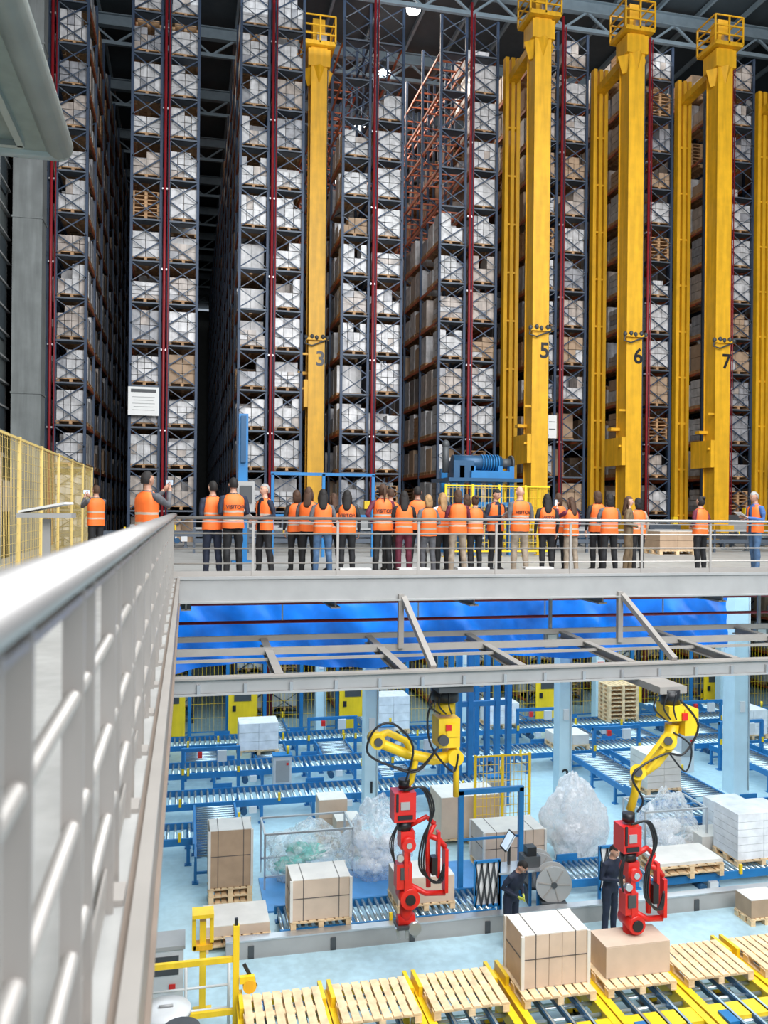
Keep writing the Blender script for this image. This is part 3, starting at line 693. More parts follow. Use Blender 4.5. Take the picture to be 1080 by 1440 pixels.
# ------------------------------------------------------------------ manipulators
def hose(b, pts, r=0.02):
    pts = [V(p) for p in pts]; out = []
    for i in range(len(pts) - 1):
        for k in range(5):
            t = k / 5; p0 = pts[max(i - 1, 0)]; p1 = pts[i]; p2 = pts[i + 1]; p3 = pts[min(i + 2, len(pts) - 1)]
            out.append(0.5 * ((2 * p1) + (p2 - p0) * t + (2 * p0 - 5 * p1 + 4 * p2 - p3) * t * t + (3 * p1 - 3 * p2 + p3 - p0) * t ** 3))
    out.append(pts[-1]); b.tube(out, r, "black", 6)
def red_tool(b, x, y, zt, s=1.0, k_=1.1):
    def P(dx, dy, dz): return (x + dx * s, y + dy, zt + dz * s * k_)
    b.cyl(P(0, 0, 0.12), P(0, 0, -0.02), 0.10, "black", 14)
    b.box(P(-0.02, 0, -0.28), (0.38 * s, 0.34, 0.50 * s), "red_tool"); b.box(P(-0.02, -0.18, -0.25), (0.16 * s, 0.02, 0.13), "grey_paint")
    b.box(P(-0.02, -0.18, -0.43), (0.26 * s, 0.02, 0.07), "black"); b.box(P(-.16, -.18, -.2), (.04, .02, .3), "black")
    b.cyl(P(0.0, 0, -0.53), P(0, 0, -0.66), 0.13, "black", 14)
    b.box(P(0.04, 0, -0.8), (0.24 * s, 0.26, 0.30 * s), "red_tool")
    b.cyl(P(0.05, -0.2, -0.86), P(0.05, 0.2, -0.86), 0.12 * s, "red_tool", 16); b.cyl(P(0.05, -0.22, -0.86), P(0.05, -0.2, -0.86), 0.05, "steel", 12)
    b.beam(P(0.0, -0.12, -0.9), P(0.02, -0.12, -1.7), 0.07, 0.13 * s, "red_tool"); b.beam(P(0.10, 0.12, -0.9), P(0.12, 0.12, -1.7), 0.07, 0.13 * s, "red_tool")
    b.box(P(-0.02, -0.05, -1.35), (0.27 * s, 0.22, 0.42 * s), "red_tool"); b.box(P(-0.02, -0.17, -1.3), (0.14, 0.02, 0.2), "dark_grey"); b.cyl(P(-.1, -.2, -1.05), P(-.1, -.14, -1.05), .06, "steel", 12)
    b.cyl(P(0.08, -0.2, -1.7), P(0.08, 0.2, -1.7), 0.17 * s, "red_tool", 20); b.cyl(P(0.08, -0.22, -1.7), P(0.08, -0.2, -1.7), 0.09, "black", 14)
    b.tube([P(0.08, 0, -1.75), P(0.05, 0, -2.0), P(0.04, 0, -2.15)], [0.14, 0.11, 0.09], "red_tool", 10)
    b.cyl(P(-0.1, 0, -2.08), P(0.2, 0, -2.08), 0.10, "red_tool", 14)
    b.box(P(0.04, 0, -2.16), (0.34, 0.30, 0.05), "dark_grey")
    for sx in (-0.13, 0.04, 0.21): b.beam(P(sx, -0.08, -2.16), P(sx * .8 + .02, -0.08, -2.33), 0.05, 0.06, "steel")
    b.cyl(P(0.18, -0.16, -2.18), P(0.18, 0.16, -2.18), 0.11, "steel", 16)
    b.tube([P(0.1, 0, -0.62), P(0.4, 0, -0.5), P(0.55, 0, -0.62)], 0.045, "red_tool", 8)
    b.tube([P(0.55, 0, -.62), P(0.42, 0, -.85), P(0.45, 0, -1.6)], .045, "red_tool", 8); b.box(P(0.75, 0, -1.35), (0.06, 0.2, 0.75 * s), "red_tool")
    b.box(P(0.62, 0, -1.1), (0.05, 0.12, 0.8 * s), "red_tool")
    b.tube([P(0.12, 0, -1.55), P(0.4, 0, -1.7), P(0.75, 0, -1.72)], 0.05, "red_tool", 8)
    b.tube([P(0.45, 0, -0.8), P(0.62, 0, -0.86), P(0.75, 0, -1.0)], 0.05, "red_tool", 8)
    b.box(P(0.53, -0.04, -1.25), (0.10, 0.16, 0.3), "black")
    for k in range(3):
        o = k * 0.035
        hose(b, [P(-0.05 + o, -0.15, -0.02), P(0.25 + o, -0.2, 0.02), P(0.42 + o, -0.18, -0.35), P(0.36 - o, -0.15, -0.8), P(0.32 - o, -0.18, -1.25), P(0.55 + o, -0.14, -1.5), P(0.7, -0.12, -1.2 - o)], .017)
    for k in range(3): hose(b, [P(-0.1, -0.1, -0.5), P(-0.22 - .03 * k, -0.15, -0.8), P(-0.18, -0.12, -1.15)], .012)
Y1 = 14.2; zz = lambda v, u, y: EYE - (v - (717 + 0.0096 * (u - 540))) / (1200 / (y * (0.9744 + 0.225 * bear(u))))
def Q(u, v, y=Y1): return (bear(u) * y, y, zz(v, u, y))
b = B()
b.box((Q(628, 970)[0], Y1 - 0.2, 5.15), (0.6, 0.9, 0.12), "dark_grey")
b.cyl(Q(628, 965), Q(628, 985), 0.24, "black", 20); b.cyl(Q(628, 985), Q(628, 1002), 0.17, "yellow_bright", 16)
c = Q(630, 1027); b.box(c, (0.38, 0.42, 0.50), "yellow_bright"); b.box((c[0] + 0.05, c[1] - 0.22, c[2] + .05), (0.2, 0.03, 0.22), "yellow_bright")
b.box((c[0] - .02, c[1] - .22, c[2] + .1), (0.1, 0.04, 0.1), "red_tool"); b.cyl((c[0] - .12, c[1] - .3, c[2] - .1), (c[0] - .12, c[1] - .2, c[2] - .1), .09, "dark_grey", 14)
b.cyl(Q(645, 1050), Q(645, 1120), 0.055, "yellow_bright", 12)
b.tube([Q(645, 1062), Q(612, 1068), Q(575, 1060), Q(540, 1046), Q(528, 1044)], [0.11, 0.10, 0.09, 0.085, 0.08], "yellow_bright", 12)
b.cyl((Q(532, 1040)[0], Y1 - .16, Q(532, 1040)[2]), (Q(532, 1040)[0], Y1 + .16, Q(532, 1040)[2]), 0.13, "yellow_bright", 18); b.cyl((Q(532, 1040)[0], Y1 - .2, Q(532, 1040)[2]), (Q(532, 1040)[0], Y1 - .16, Q(532, 1040)[2]), 0.07, "dark_grey", 14)
b.cyl((Q(640, 1062)[0], Y1 - .2, Q(640, 1062)[2]), (Q(640, 1062)[0], Y1 + .2, Q(640, 1062)[2]), 0.14, "yellow_bright", 18)
b.tube([Q(528, 1038), Q(548, 1030), Q(574, 1042), Q(588, 1068), Q(582, 1098), Q(572, 1108)], [0.07, 0.06, 0.06, 0.06, 0.055, 0.07], "yellow_bright", 12)
for k in (0, .05): hose(b, [Q(620, 1050, Y1 - .2 - k), Q(590, 1082 + 60 * k, Y1 - .2 - k), Q(550, 1076, Y1 - .2 - k), Q(520, 1058, Y1 - .2 - k), Q(530, 1026, Y1 - .2 - k), Q(556, 1018, Y1 - .2 - k), Q(584, 1050, Y1 - .2 - k), Q(574, 1100, Y1 - .2 - k)])
hose(b, [Q(612, 985, Y1 - .2), Q(604, 1010, Y1 - .25), Q(610, 1050, Y1 - .2), Q(640, 1085, Y1 - .2), Q(648, 1060, Y1 - .2)])
for k in range(3): hose(b, [Q(610 + 12 * k, 972, Y1 - .3), Q(606 + 14 * k, 992, Y1 - .35), Q(622 + 8 * k, 1004, Y1 - .25)], .015)
red_tool(b, Q(572, 1)[0], Y1, Q(572, 1106)[2])
b.done("overhead_manipulator")
Y2 = 12.9
b = B()
q = lambda u, v, y=Y2: Q(u, v, y)
b.box((q(945, 1)[0], Y2 + 0.5, 5.15), (0.5, 1.2, 0.12), "taupe_paint"); b.cyl((q(945, 1)[0], Y2, 5.15), q(945, 990), 0.16, "black", 20)
b.box(q(945, 1000), (0.28, 0.4, 0.25), "yellow_bright"); b.box(q(966, 1012), (0.25, 0.40, 0.44), "yellow_bright"); b.box(q(966, 1008, Y2 - .22), (.10, .03, .12), "red_tool")
b.tube([q(948, 1018), q(945, 1045), q(925, 1072), q(900, 1090)], [0.12, 0.11, 0.10, 0.09], "yellow_bright", 12)
b.cyl(q(943, 1042, Y2 - .18), q(943, 1042, Y2 + .18), 0.14, "yellow_bright", 18); b.cyl(q(901, 1086, Y2 - .18), q(901, 1086, Y2 + .18), 0.13, "yellow_bright", 18)
b.cyl(q(943, 1042, Y2 - .22), q(943, 1042, Y2 - .18), 0.07, "dark_grey", 14); b.cyl(q(901, 1086, Y2 - .22), q(901, 1086, Y2 - .18), 0.07, "dark_grey", 14)
b.tube([q(900, 1092), q(897, 1115), q(890, 1140)], [0.08, 0.065, 0.07], "yellow_bright", 12)
for k in (0, 1): b.beam(q(955 - k * 14, 1030, Y2 - .15), q(912 - k * 12, 1085, Y2 - .15), 0.05, 0.05, "yellow_bright")
hose(b, [q(960, 985, Y2 - .2), q(985, 1020, Y2 - .2), q(965, 1060, Y2 - .2), q(940, 1060, Y2 - .2), q(905, 1078, Y2 - .2), q(893, 1095, Y2 - .2), q(908, 1125, Y2 - .2), q(900, 1142, Y2 - .2)])
hose(b, [q(950, 1030, Y2 - .2), q(975, 1050, Y2 - .2), q(968, 1085, Y2 - .2), q(945, 1060, Y2 - .2)], .015)
for k in range(3): hose(b, [q(930 + 12 * k, 975, Y2 - .3), q(922 + 14 * k, 995, Y2 - .3), q(938 + 8 * k, 1012, Y2 - .25)], .015)
red_tool(b, bear(888) * (Y2 - .45), Y2 - 0.45, q(888, 1142)[2] + 0.05, 0.82, 1.16)
b.done("overhead_manipulator")

# ------------------------------------------------------------------ lower left corner
b = B(); yy = 12.9
xp = bear(338) * yy
b.box((xp, yy, 0.95), (0.09, 0.09, 1.9), "yellow_bright"); b.box((xp, yy, 1.85), (0.05, 0.05, 0.3), "black")
b.box(((xp - 0.75) / 2, yy, 1.40), (xp + 0.75, 0.06, 0.08), "yellow_bright"); b.box(((xp - 0.75) / 2, yy, 0.62), (xp + 0.75, 0.06, 0.08), "yellow_bright")
b.box((-0.7, yy, 0.75), (0.08, 0.08, 1.5), "yellow_bright")
b.box((xp + 0.16, yy - 0.05, 1.1), (0.22, 0.08, 0.1), "yellow_bright"); b.cyl((xp + 0.2, yy - 0.1, 1.0), (xp + 0.2, yy + 0.1, 1.0), 0.1, "yellow", 14)
b.beam((xp + .12, yy, 1.3), (xp + .3, yy, .95), .04, .05, "black")
b.done("safety_gate")
b = B(); x = bear(291) * 14.0
b.box((x, 14, 0.75), (0.1, 0.1, 1.5), "yellow_bright"); b.box((x, 14, 1.62), (0.34, 0.3, 0.06), "yellow_bright"); b.box((x - 0.14, 14, 1.35), (0.06, 0.2, 0.55), "yellow_bright"); b.box((x + 0.14, 14, 1.4), (0.06, 0.2, 0.45), "yellow_bright"); b.box((x, 14, 1.1), (0.3, 0.2, 0.08), "yellow"); b.box((x, 14, .02), (.3, .3, .04), "yellow_bright")
b.done("sensor_stand")
b = B(); b.box((0, 0, 0.5), (0.55, 0.5, 1.0), "white_paint"); b.box((0, -0.26, 0.75), (0.4, 0.02, 0.3), "dark_grey"); b.box((0.0, 0, 1.03), (0.6, 0.55, 0.06), "grey_paint"); b.box((0.1, -0.27, 0.4), (0.1, 0.02, 0.1), "red_tool")
b.done("control_cabinet", (bear(240) * 14.4, 14.4, 0))
b = B(); b.tube([(0, 0, 0), (0, 0, 0.1), (0, 0, 0.85), (0, 0, 0.92)], [0.27, 0.3, 0.33, 0.3], "white_paint", 24); b.tube([(0, 0, 0.92), (0, 0, 1.0), (0, 0, 1.02)], [0.35, 0.35, 0.15], "white_paint", 24); b.cyl((-.1, 0, 1.04), (.1, 0, 1.04), .02, "grey_paint", 8)
b.done("waste_drum", (bear(240) * 12.5, 12.5, 0))
b = B(); b.tube([(0, 0, 0), (0, 0, 0.7), (0, 0, 0.75)], [0.2, 0.24, 0.26], "white_paint", 20); b.cyl((0, 0, 0.75), (0, 0, 0.82), 0.25, "dark_grey", 20)
o = b.done("waste_bin", (bear(262) * 11.7, 11.7, 0.36)); text("label", "GENERAL", 0.12, (0, -0.25, 0.62), FR, "black", o)
b = B(); b.box((0, 0, .17), (.6, .6, .34), "white_paint"); b.box((0, 0, .345), (.64, .64, .02), "grey_paint"); b.done("waste_platform", (bear(262) * 11.7, 11.7, 0))
b = B()
for k in range(3): b.cyl((-0.7 + k * 0.65, 0, 0), (-0.7 + k * 0.65, 0, 1.1), 0.025, "white_paint", 8)
for z in (0.4, 0.75, 1.1): b.cyl((-0.7, 0, z), (0.6, 0, z), 0.02, "white_paint", 8)
b.done("guard_rail", (0.1, 13.4, 0))

for (u, w) in ((500, 0.6), (582, 0.6), (665, 0.65), (757, 0.6)):
    b = B(); b.beam((-w / 2, 0.05, 0.16), (w / 2, 0.05, 0.16), 0.20, 0.02, "sign_white"); b.box((0, -0.05, 0.09), (w, 0.02, 0.16), "sign_white")
    b.box((-w / 2 + .05, .1, .07), (.03, .1, .14), "steel"); b.box((w / 2 - .05, .1, .07), (.03, .1, .14), "steel")
    b.done("info_board", (bear(u) * 15.75, 15.72, DECK))

# ------------------------------------------------------------------ people
def remeshed(b, vox):
    me = b.mesh("tmp"); o = bpy.data.objects.new("tmp", me); sc.collection.objects.link(o)
    md = o.modifiers.new("r", 'REMESH'); md.mode = 'VOXEL'; md.voxel_size = vox
    sm = o.modifiers.new("s", 'SMOOTH'); sm.factor = 0.5; sm.iterations = 3
    dg = bpy.context.evaluated_depsgraph_get()
    r = bpy.data.meshes.new_from_object(o.evaluated_get(dg))
    vs = [tuple(v.co) for v in r.vertices]; fs = [list(p.vertices) for p in r.polygons]
    bpy.data.objects.remove(o); bpy.data.meshes.remove(me); bpy.data.meshes.remove(r)
    return vs, fs
POSES = dict(
    down=[((.255, .03, 1.13), (.25, -.05, .89)), ((-.255, .03, 1.13), (-.25, -.05, .89))],
    front=[((.25, .05, 1.14), (.07, -.21, 1.07)), ((-.25, .05, 1.14), (-.07, -.21, 1.06))],
    crossed=[((.25, -.03, 1.15), (-.05, -.20, 1.19)), ((-.25, -.03, 1.15), (.05, -.22, 1.14))],
    phone=[((.22, -.20, 1.27), (.07, -.36, 1.50)), ((-.22, -.20, 1.27), (-.05, -.36, 1.50))],
    onephone=[((.22, -.20, 1.28), (.07, -.38, 1.52)), ((-.25, .03, 1.13), (-.2, -.12, .93))],
    read=[((.25, .0, 1.13), (.08, -.27, 1.18)), ((-.25, .0, 1.13), (-.06, -.27, 1.18))],
    hip=[((.33, .08, 1.17), (.19, -.02, 1.0)), ((-.255, .03, 1.13), (-.25, -.05, .89))])
def hand(b, w, d, side, mt, curl=0.5):
    w = V(w); d = V(d).normalized(); side = V(side); side = (side - d * side.dot(d)).normalized(); n = d.cross(side).normalized()
    b.tube([w - d * 0.02, w + d * 0.03, w + d * 0.085], [(.026, .020), (.038, .017), (.036, .014)], mt, 10, ref=tuple(side))
    for k, L in enumerate((.068, .076, .07, .055)):
        r = w + d * 0.08 + side * (-.027 + .018 * k)
        p1 = r + d * L * .45 + n * L * .15 * curl; p2 = p1 + d * L * .3 + n * L * .45 * curl; p3 = p2 + d * L * .12 + n * L * .45 * curl
        b.tube([r, p1, p2, p3], [.0088, .0082, .0074, .0055], mt, 6)
    t0 = w + d * .03 - side * .03
    b.tube([t0, t0 + d * .03 - side * .022 + n * .01, t0 + d * .055 - side * .028 + n * .022], [.012, .010, .007], mt, 6)
def segd(p, a, c):
    a, c = V(a), V(c); t = max(0, min(1, (p - a).dot(c - a) / (c - a).length_squared)); return (p - a - (c - a) * t).length
BODY = {}
def bodymesh(pose, female, stance):
    key = (pose, female, stance)
    if key in BODY: return BODY[key]
    b = B(); f = .92 if female else 1.0
    rings = [(.84, .14, .10), (.92, .165 if not female else .172, .115), (1.0, .155, .108), (1.08, .148 * f, .10), (1.2, .165 * f, .112), (1.32, .185 * f, .115), (1.40, .175 * f, .10), (1.45, .12, .08), (1.49, .062, .06), (1.56, .05, .055), (1.60, .045, .05)]
    b.tube([(0, 0, z) for z, a, c in rings], [(a, c) for z, a, c in rings], "c_black", 20, ref=(1, 0, 0))
    sp, fw = stance
    for s in (-1, 1):
        y = s * fw
        b.tube([(s * .085, 0, .93), (s * (.09 + sp * .3), y * .3, .72), (s * (.09 + sp * .6), y * .6 - .01, .50), (s * (.09 + sp * .8), y * .8 + .015, .33), (s * (.09 + sp), y + .02, .10), (s * (.09 + sp), y + .01, .05)],
               [.095, .085, .066, .064, .054, .055], "c_black", 14)
        b.tube([(s * (.09 + sp), y + .065, .045), (s * (.095 + sp), y - .0, .055), (s * (.10 + sp), y - .10, .038), (s * (.105 + sp), y - .18, .028)], [(.035, .040), (.048, .042), (.033, .046), (.02, .03)], "c_black", 10, ref=(0, 0, 1))
    for (e, w), s in zip(POSES[pose], (1, -1)):
        sh = (s * .19 * f, 0, 1.395)
        b.tube([(s * .12, 0, 1.40), sh, ((sh[0] + e[0]) / 2 + s * .012, (sh[1] + e[1]) / 2 + .005, (sh[2] + e[2]) / 2), e, tuple((V(e) + V(w)) / 2), w], [.055, .062 * f, .054 * f, .046 * f, .041 * f, .031], "c_black", 12)
    BODY[key] = remeshed(b, 0.0155)
    return BODY[key]
def person(u, y, h, face, pose="down", hair="short", hc="h_black", top="c_black", pants="c_black", female=False, shoes="shoe_dark", skin="skin_light",
           vest=True, label=False, stance=(.04, .03), z0=DECK, name="visitor", lean=0.0, nod=0.0, x=None, glove=None, prop=None, seed=0):
    vs, fs = bodymesh(pose, female, stance); b = B(); f = .92 if female else 1.0
    arms = POSES[pose]
    nv = []
    for i, p in enumerate(vs):
        q = V(p); k = .006 if q.z < 1.45 else 0
        q = q + V((noise.noise(q * 9 + V((seed, 0, 0))), noise.noise(q * 9 + V((0, seed, 5))), 0)) * k * 1.6
        nv.append(tuple(q))
    o = len(b.v); b.v.extend(nv)
    for fc in fs:
        c = sum((V(vs[i]) for i in fc), V()) / len(fc)
        arm = False
        if c.z > .75:
            for (e, w), s in zip(arms, (1, -1)):
                if min(segd(c, (s * .19 * f, 0, 1.395), e), segd(c, e, w)) < .058 and not (abs(c.x) < .15 and c.z > 1.3): arm = True
        if arm: mt = top
        elif c.z < .075: mt = shoes
        elif c.z < .98: mt = pants
        elif c.z > 1.485: mt = skin
        else: mt = top
        b.f.append([i + o for i in fc]); b.m.append(b.mi(mt)); b.sm.append(True)
    for (e, w), s in zip(arms, (1, -1)):
        d = (V(w) - V(e)).normalized()
        hand(b, V(w) + d * .01, d, (0, -s * 1.0, 0.2) if pose in ("down", "hip") else (0, 0, 1), glove or skin, .7)
    if vest:
        vr = [(.86, .195, .145), (.92, .195, .143), (1.0, .188, .14), (1.035, .186, .138), (1.14, .184, .138), (1.175, .187, .14), (1.28, .198 * f, .142), (1.36, .198 * f, .135), (1.415, .175 * f, .11), (1.45, .128 * f, .088), (1.468, .092, .075)]
        n = 32; pv = []; fo = len(b.v)
        for z, a, c in vr:
            for k in range(n):
                t = 2 * math.pi * k / n
                ca, sa = math.cos(t), math.sin(t)
                r = 1 + .045 * noise.noise(V((ca * 3, sa * 3, z * 5 + seed)))
                ex = .85
                pv.append((a * r * math.copysign(abs(ca) ** ex, ca), c * r * math.copysign(abs(sa) ** ex, sa) + .002, z + .008 * noise.noise(V((ca * 2, sa * 2, seed)))))
        b.v.extend(pv)
        for j in range(len(vr) - 1):
            for k in range(n):
                t = 2 * math.pi * (k + .5) / n; xx = math.cos(t)
                mt = "vest_band" if j in (2, 4) else "vest_orange"
                if j > 4 and .48 < abs(xx) < .62: mt = "vest_band"
                if j >= 8 and math.sin(t) < -.3 and abs(xx) < .5: continue
                if math.sin(t) < -.9 and j != 2 and abs(xx) < .12: continue
                b.f.append([fo + j * n + k, fo + j * n + (k + 1) % n, fo + (j + 1) * n + (k + 1) % n, fo + (j + 1) * n + k]); b.m.append(b.mi(mt)); b.sm.append(True)
    hs = len(b.v); hz = 1.635
    def hf(p):
        q = p.copy()
        if q.z < 0: q.x *= 1 + .28 * q.z; 
        if q.z < 0 and q.y > 0: q.y *= 1 + .35 * q.z
        if q.z < -.3 and q.y < 0: q.y *= 1.02
        if q.y < -.6 and abs(q.x) < .22: 
            if -.25 < q.z < .12: q.y -= .17 * (1 - abs(q.x) / .22) * (1 - max(0, q.z) / .12)
        if q.y < -.5 and .08 < q.z < .3 and .2 < abs(q.x) < .55: q.y += .06
        return q
    b.ell((0, -.005, hz), (.076, .096, .118), skin, 28, 20, hf)
    for s in (-1, 1):
        b.ell((s * .078, .005, hz - .005), (.012, .02, .032), skin, 8, 6)
        b.ell((s * .030, -.088, hz + .012), (.014, .008, .008), "eye_white", 8, 6); b.ell((s * .030, -.0945, hz + .012), (.006, .004, .006), "black", 6, 4)
        b.box((s * .030, -.0935, hz + .032), (.03, .008, .006), hc)
    b.ell((0, -.091, hz - .052), (.025, .008, .009), "lips", 8, 6)
    if hair != "bald":
        r = (.088, .106, .128) if hair != "short" else (.083, .102, .124)
        tb = B(); 
        tb.ell((0, 0, 0), (1, 1, 1), hc, 26, 18, lambda p: p * (1 + .05 * noise.noise(p * 4 + V((seed, 1, 1)))))
        keep = []
        for fc in tb.f:
            c = sum((V(tb.v[i]) for i in fc), V()) / len(fc)
            if c.y < -.1 and c.z < .48: continue
            if c.y < .25 and c.z < .05 and hair == "short": continue
            if c.z < (-.45 if hair == "short" else -.75): continue
            keep.append(fc)
        b.add([(v[0] * r[0], v[1] * r[1] + .004, v[2] * r[2] + hz + .004) for v in tb.v], [list(k) for k in keep], hc, True)
        if hair == "long":
            L_ = .8 + .25 * ((seed * 7.3) % 1)
            b.tube([(0, .035, hz + .06), (0, .055, hz - .02), (0, .075, hz - .12 * L_), (.005, .10, hz - .22 * L_), (.01, .125, hz - .31 * L_), (.012, .128, hz - .36 * L_)], [(.07, .05), (.086, .056), (.084, .05), (.085, .036), (.07, .026), (.045, .015)], hc, 16, ref=(1, 0, 0))
            for s in (-1, 1): b.tube([(s * .07, .0, hz + .03), (s * .084, .0, hz - .06), (s * .085, .02, hz - .17)], [.022, .026, .015], hc, 8)
        if hair == "mid":
            b.tube([(0, .03, hz + .05), (0, .045, hz - .04), (0, .05, hz - .13), (0, .05, hz - .16)], [(.08, .06), (.09, .06), (.085, .05), (.05, .03)], hc, 14, ref=(1, 0, 0))
        if hair == "tail":
            b.tube([(0, .09, hz + .03), (0, .14, hz + .02), (0, .15, hz - .10), (0, .14, hz - .22)], [.02, .028, .026, .01], hc, 8)
        if hair == "bun": b.ell((0, .10, hz + .08), (.04, .04, .04), hc, 10, 8)
    if nod:
        for i in range(hs, len(b.v)):
            p = V(b.v[i]); dz, dy = p.z - 1.54, p.y; b.v[i] = (p.x, dy * math.cos(nod) - dz * math.sin(nod), 1.54 + dy * math.sin(nod) + dz * math.cos(nod))
    if prop:
        (_, w1), (_, w2) = arms; m = (V(w1) + V(w2)) / 2
        if prop == "phone":
            w = V(w1) if pose == "onephone" else m
            b.box((w.x, w.y - .05, w.z + .11), (.085 if pose == "onephone" else .16, .012, .15 if pose == "onephone" else .085), "black"); b.box((w.x, w.y - .042, w.z + .11), (.075 if pose == "onephone" else .15, .004, .13 if pose == "onephone" else .075), "screen_glow")
        if prop == "paper": b.beam((m.x, m.y - .02, m.z), (m.x, m.y - .22, m.z + .12), .21, .005, "sign_white")
        if prop == "bag": b.box((-.27, .02, .75), (.08, .24, .22), "h_brown"); b.tube([(-.27, -.08, .85), (-.27, .02, 1.0), (-.27, .1, .85)], .008, "h_brown", 6)
    if lean:
        for i, p in enumerate(b.v):
            if p[2] > .9:
                a = lean * min(1, (p[2] - .9) / .25); dz, dy = p[2] - .93, p[1]
                b.v[i] = (p[0], dy * math.cos(a) - dz * math.sin(a), .93 + dy * math.sin(a) + dz * math.cos(a))
    sc_ = h / 1.755
    X = bear(u) * y if x is None else x
    b.v = [(p[0] * sc_, p[1] * sc_, p[2] * sc_) for p in b.v]
    o = b.done(name, (X, y, z0), math.radians(face))
    if label: text("vest_lettering", "VISITOR", .092 * sc_, (0, .158 * sc_, 1.235 * sc_), (math.pi / 2, 0, math.pi), "black", o, .004)
    return o
PP = [
 (135, 20.0, 1.76, 215, "phone", "short", "h_brown", "c_grey", "c_black", 0, {"prop": "phone"}),
 (207, 13.0, 1.80, 130, "phone", "short", "h_black", "c_grey", "c_navy", 0, {"prop": "phone"}),
 (299, 16.3, 1.78, 205, "front", "short", "h_black", "c_navy", "c_navy", 0, {}),
 (328, 16.1, 1.84, 190, "front", "short", "h_black", "c_navy", "c_black", 0, {"label": True}),
 (372, 16.5, 1.75, 300, "front", "short", "h_grey", "c_navy", "c_black", 0, {"shoes": "shoe_white", "prop": "paper"}),
 (417, 17.2, 1.65, 185, "down", "mid", "h_brown", "c_black", "c_black", 1, {}),
 (434, 16.7, 1.70, 160, "crossed", "long", "h_brown", "c_grey", "c_black", 1, {}),
 (454, 16.1, 1.65, 178, "front", "long", "h_black", "c_grey", "c_jeans", 1, {}),
 (469, 17.2, 1.60, 200, "down", "long", "h_brown", "c_black", "c_black", 1, {}),
 (488, 16.2, 1.64, 172, "hip", "long", "h_black", "c_black", "c_black", 1, {"label": True}),
 (538, 16.2, 1.77, 182, "hip", "tail", "h_brown", "c_maroon", "c_black", 1, {"label": True, "prop": "bag"}),
 (549, 17.4, 1.72, 182, "down", "short", "h_brown", "c_black", "c_black", 0, {}),
 (568, 16.1, 1.64, 176, "crossed", "long", "h_black", "c_black", "c_maroon", 1, {}),
 (587, 17.0, 1.76, 165, "down", "short", "h_black", "c_black", "c_black", 0, {}),
 (602, 16.0, 1.57, 188, "front", "mid", "h_blond", "c_grey", "c_grey", 1, {}),
 (622, 16.8, 1.63, 190, "down", "long", "h_blond", "c_white", "c_black", 1, {}),
 (644, 16.2, 1.68, 175, "crossed", "mid", "h_brown", "c_maroon", "c_beige", 1, {}),
 (656, 17.5, 1.62, 185, "onephone", "mid", "h_brown", "c_black", "c_black", 1, {"prop": "phone"}),
 (668, 16.7, 1.58, 182, "front", "bun", "h_brown", "c_black", "c_black", 1, {}),
 (697, 16.9, 1.73, 20, "read", "short", "h_black", "c_navy", "c_black", 0, {"prop": "paper", "nod": .35}),
 (731, 16.1, 1.77, 184, "front", "bald", "h_brown", "c_grey", "c_beige", 0, {"label": True}),
 (769, 16.2, 1.62, 178, "down", "long", "h_black", "c_black", "c_black", 1, {"label": True}),
 (785, 16.9, 1.66, 170, "front", "mid", "h_brown", "c_grey", "c_black", 1, {}),
 (803, 16.4, 1.57, 200, "onephone", "long", "h_brown", "c_maroon", "c_beige", 1, {"prop": "phone"}),
 (840, 16.8, 1.72, 184, "down", "mid", "h_brown", "c_black", "c_black", 1, {}),
 (857, 16.1, 1.64, 174, "crossed", "mid", "h_black", "c_grey", "c_black", 1, {}),
 (884, 16.4, 1.60, 60, "front", "long", "h_brown", "c_camo", "c_camo", 1, {"vest": False}),
 (897, 17.0, 1.58, 180, "down", "mid", "h_black", "c_beige", "c_black", 1, {}),
 (985, 16.2, 1.62, 195, "front", "bun", "h_black", "c_maroon", "c_black", 1, {}),
 (1062, 16.4, 1.75, 275, "read", "short", "h_grey", "c_blue", "c_jeans", 0, {"prop": "paper", "nod": .3}),
]
for i, (u, y, h, fc, ps, hr, hc, tp, pn, fem, kw) in enumerate(PP):
    person(u, y, h, fc, ps, hr, hc, tp, pn, bool(fem), seed=i * 3.7, stance=((.03, .02), (.06, .04), (.02, -.05))[i % 3], skin="skin_tan" if i % 4 == 1 else "skin_light", **kw)
person(724, 14.95, 1.75, 25, "front", "short", "h_black", "c_navy", "c_navy", name="warehouse_worker", vest=False, z0=0.03, lean=.35, nod=.5, glove="glove", stance=(.07, .05))
person(863, 14.9, 1.78, 20, "read", "short", "h_black", "c_navy", "c_navy", name="warehouse_worker", vest=False, z0=0.03, lean=.1, nod=.3, stance=(.06, .03))

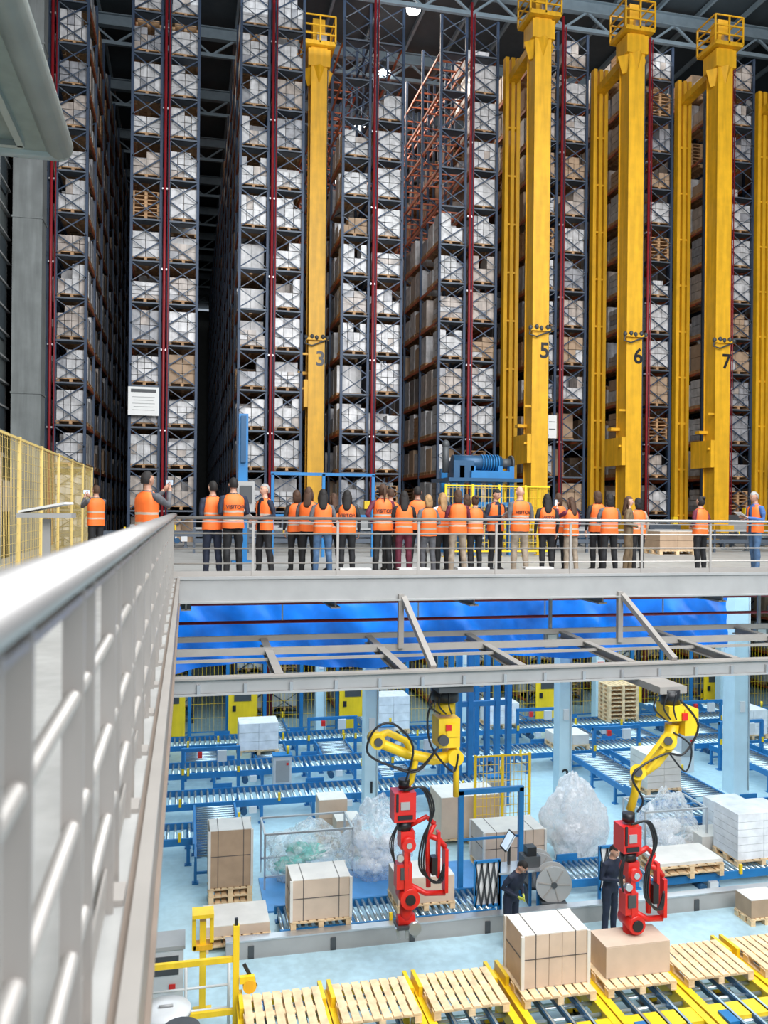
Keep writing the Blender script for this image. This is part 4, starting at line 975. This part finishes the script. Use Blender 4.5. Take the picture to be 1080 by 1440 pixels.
# ------------------------------------------------------------------ lights
def area(name, loc, tgt, sx, sy, P, col=(1, 1, 1)):
    l = bpy.data.lights.new(name, 'AREA'); l.shape = 'RECTANGLE'; l.size = sx; l.size_y = sy; l.energy = P; l.color = col
    o = bpy.data.objects.new(name, l); sc.collection.objects.link(o); o.location = loc
    o.rotation_euler = (V(tgt) - V(loc)).to_track_quat('-Z', 'Y').to_euler(); return o
area("hall_light", (9, 9, 27.5), (9, 9.2, 0), 20, 14, 8300, (0.93, 0.98, 1.0))
area("rack_light", (9, -6, 22), (10, 33, 15), 24, 14, 9800, (0.98, 0.98, 1.0))
area("under_gallery_light", (10, 24.5, 6.1), (10, 24.6, 0), 24, 11, 2200, (0.76, 0.92, 1.0))
area("roof_uplight", (10, 32, 27.9), (10, 34, 31), 26, 5, 350, (0.85, 0.93, 1.0))
area("aisle_light", (AX(2), 44, 28.4), (AX(2), 44, 0), 1.4, 18, 1100, (1, .86, .72))
for k in (0, 3, 4, 5): area("aisle_light", (AX(k), 46, 28.4), (AX(k), 46, 0), 1.0, 24, 240 if k else 50, (1, .84, .68))
w = bpy.data.worlds.new("World"); sc.world = w; w.use_nodes = True
w.node_tree.nodes["Background"].inputs[0].default_value = (0.75, 0.86, 1.0, 1); w.node_tree.nodes["Background"].inputs[1].default_value = 0.42

# ------------------------------------------------------------------ camera
cd = bpy.data.cameras.new("camera"); cam = bpy.data.objects.new("camera", cd); sc.collection.objects.link(cam)
cd.sensor_fit = 'VERTICAL'; cd.sensor_height = 36; cd.sensor_width = 27; cd.lens = 30; cd.shift_y = -3 / 1440; cd.clip_start = 0.02; cd.clip_end = 300
cam.matrix_world = Matrix.Translation((0, 0, EYE)) @ Matrix.Rotation(-YAW, 4, 'Z') @ Matrix.Rotation(math.pi / 2, 4, 'X') @ Matrix.Rotation(ROLL, 4, 'Z')
cd.dof.use_dof = True; cd.dof.focus_distance = 18; cd.dof.aperture_fstop = 2.8
sc.camera = cam
sc.view_settings.view_transform = 'Standard'
sc.view_settings.exposure = 0.0
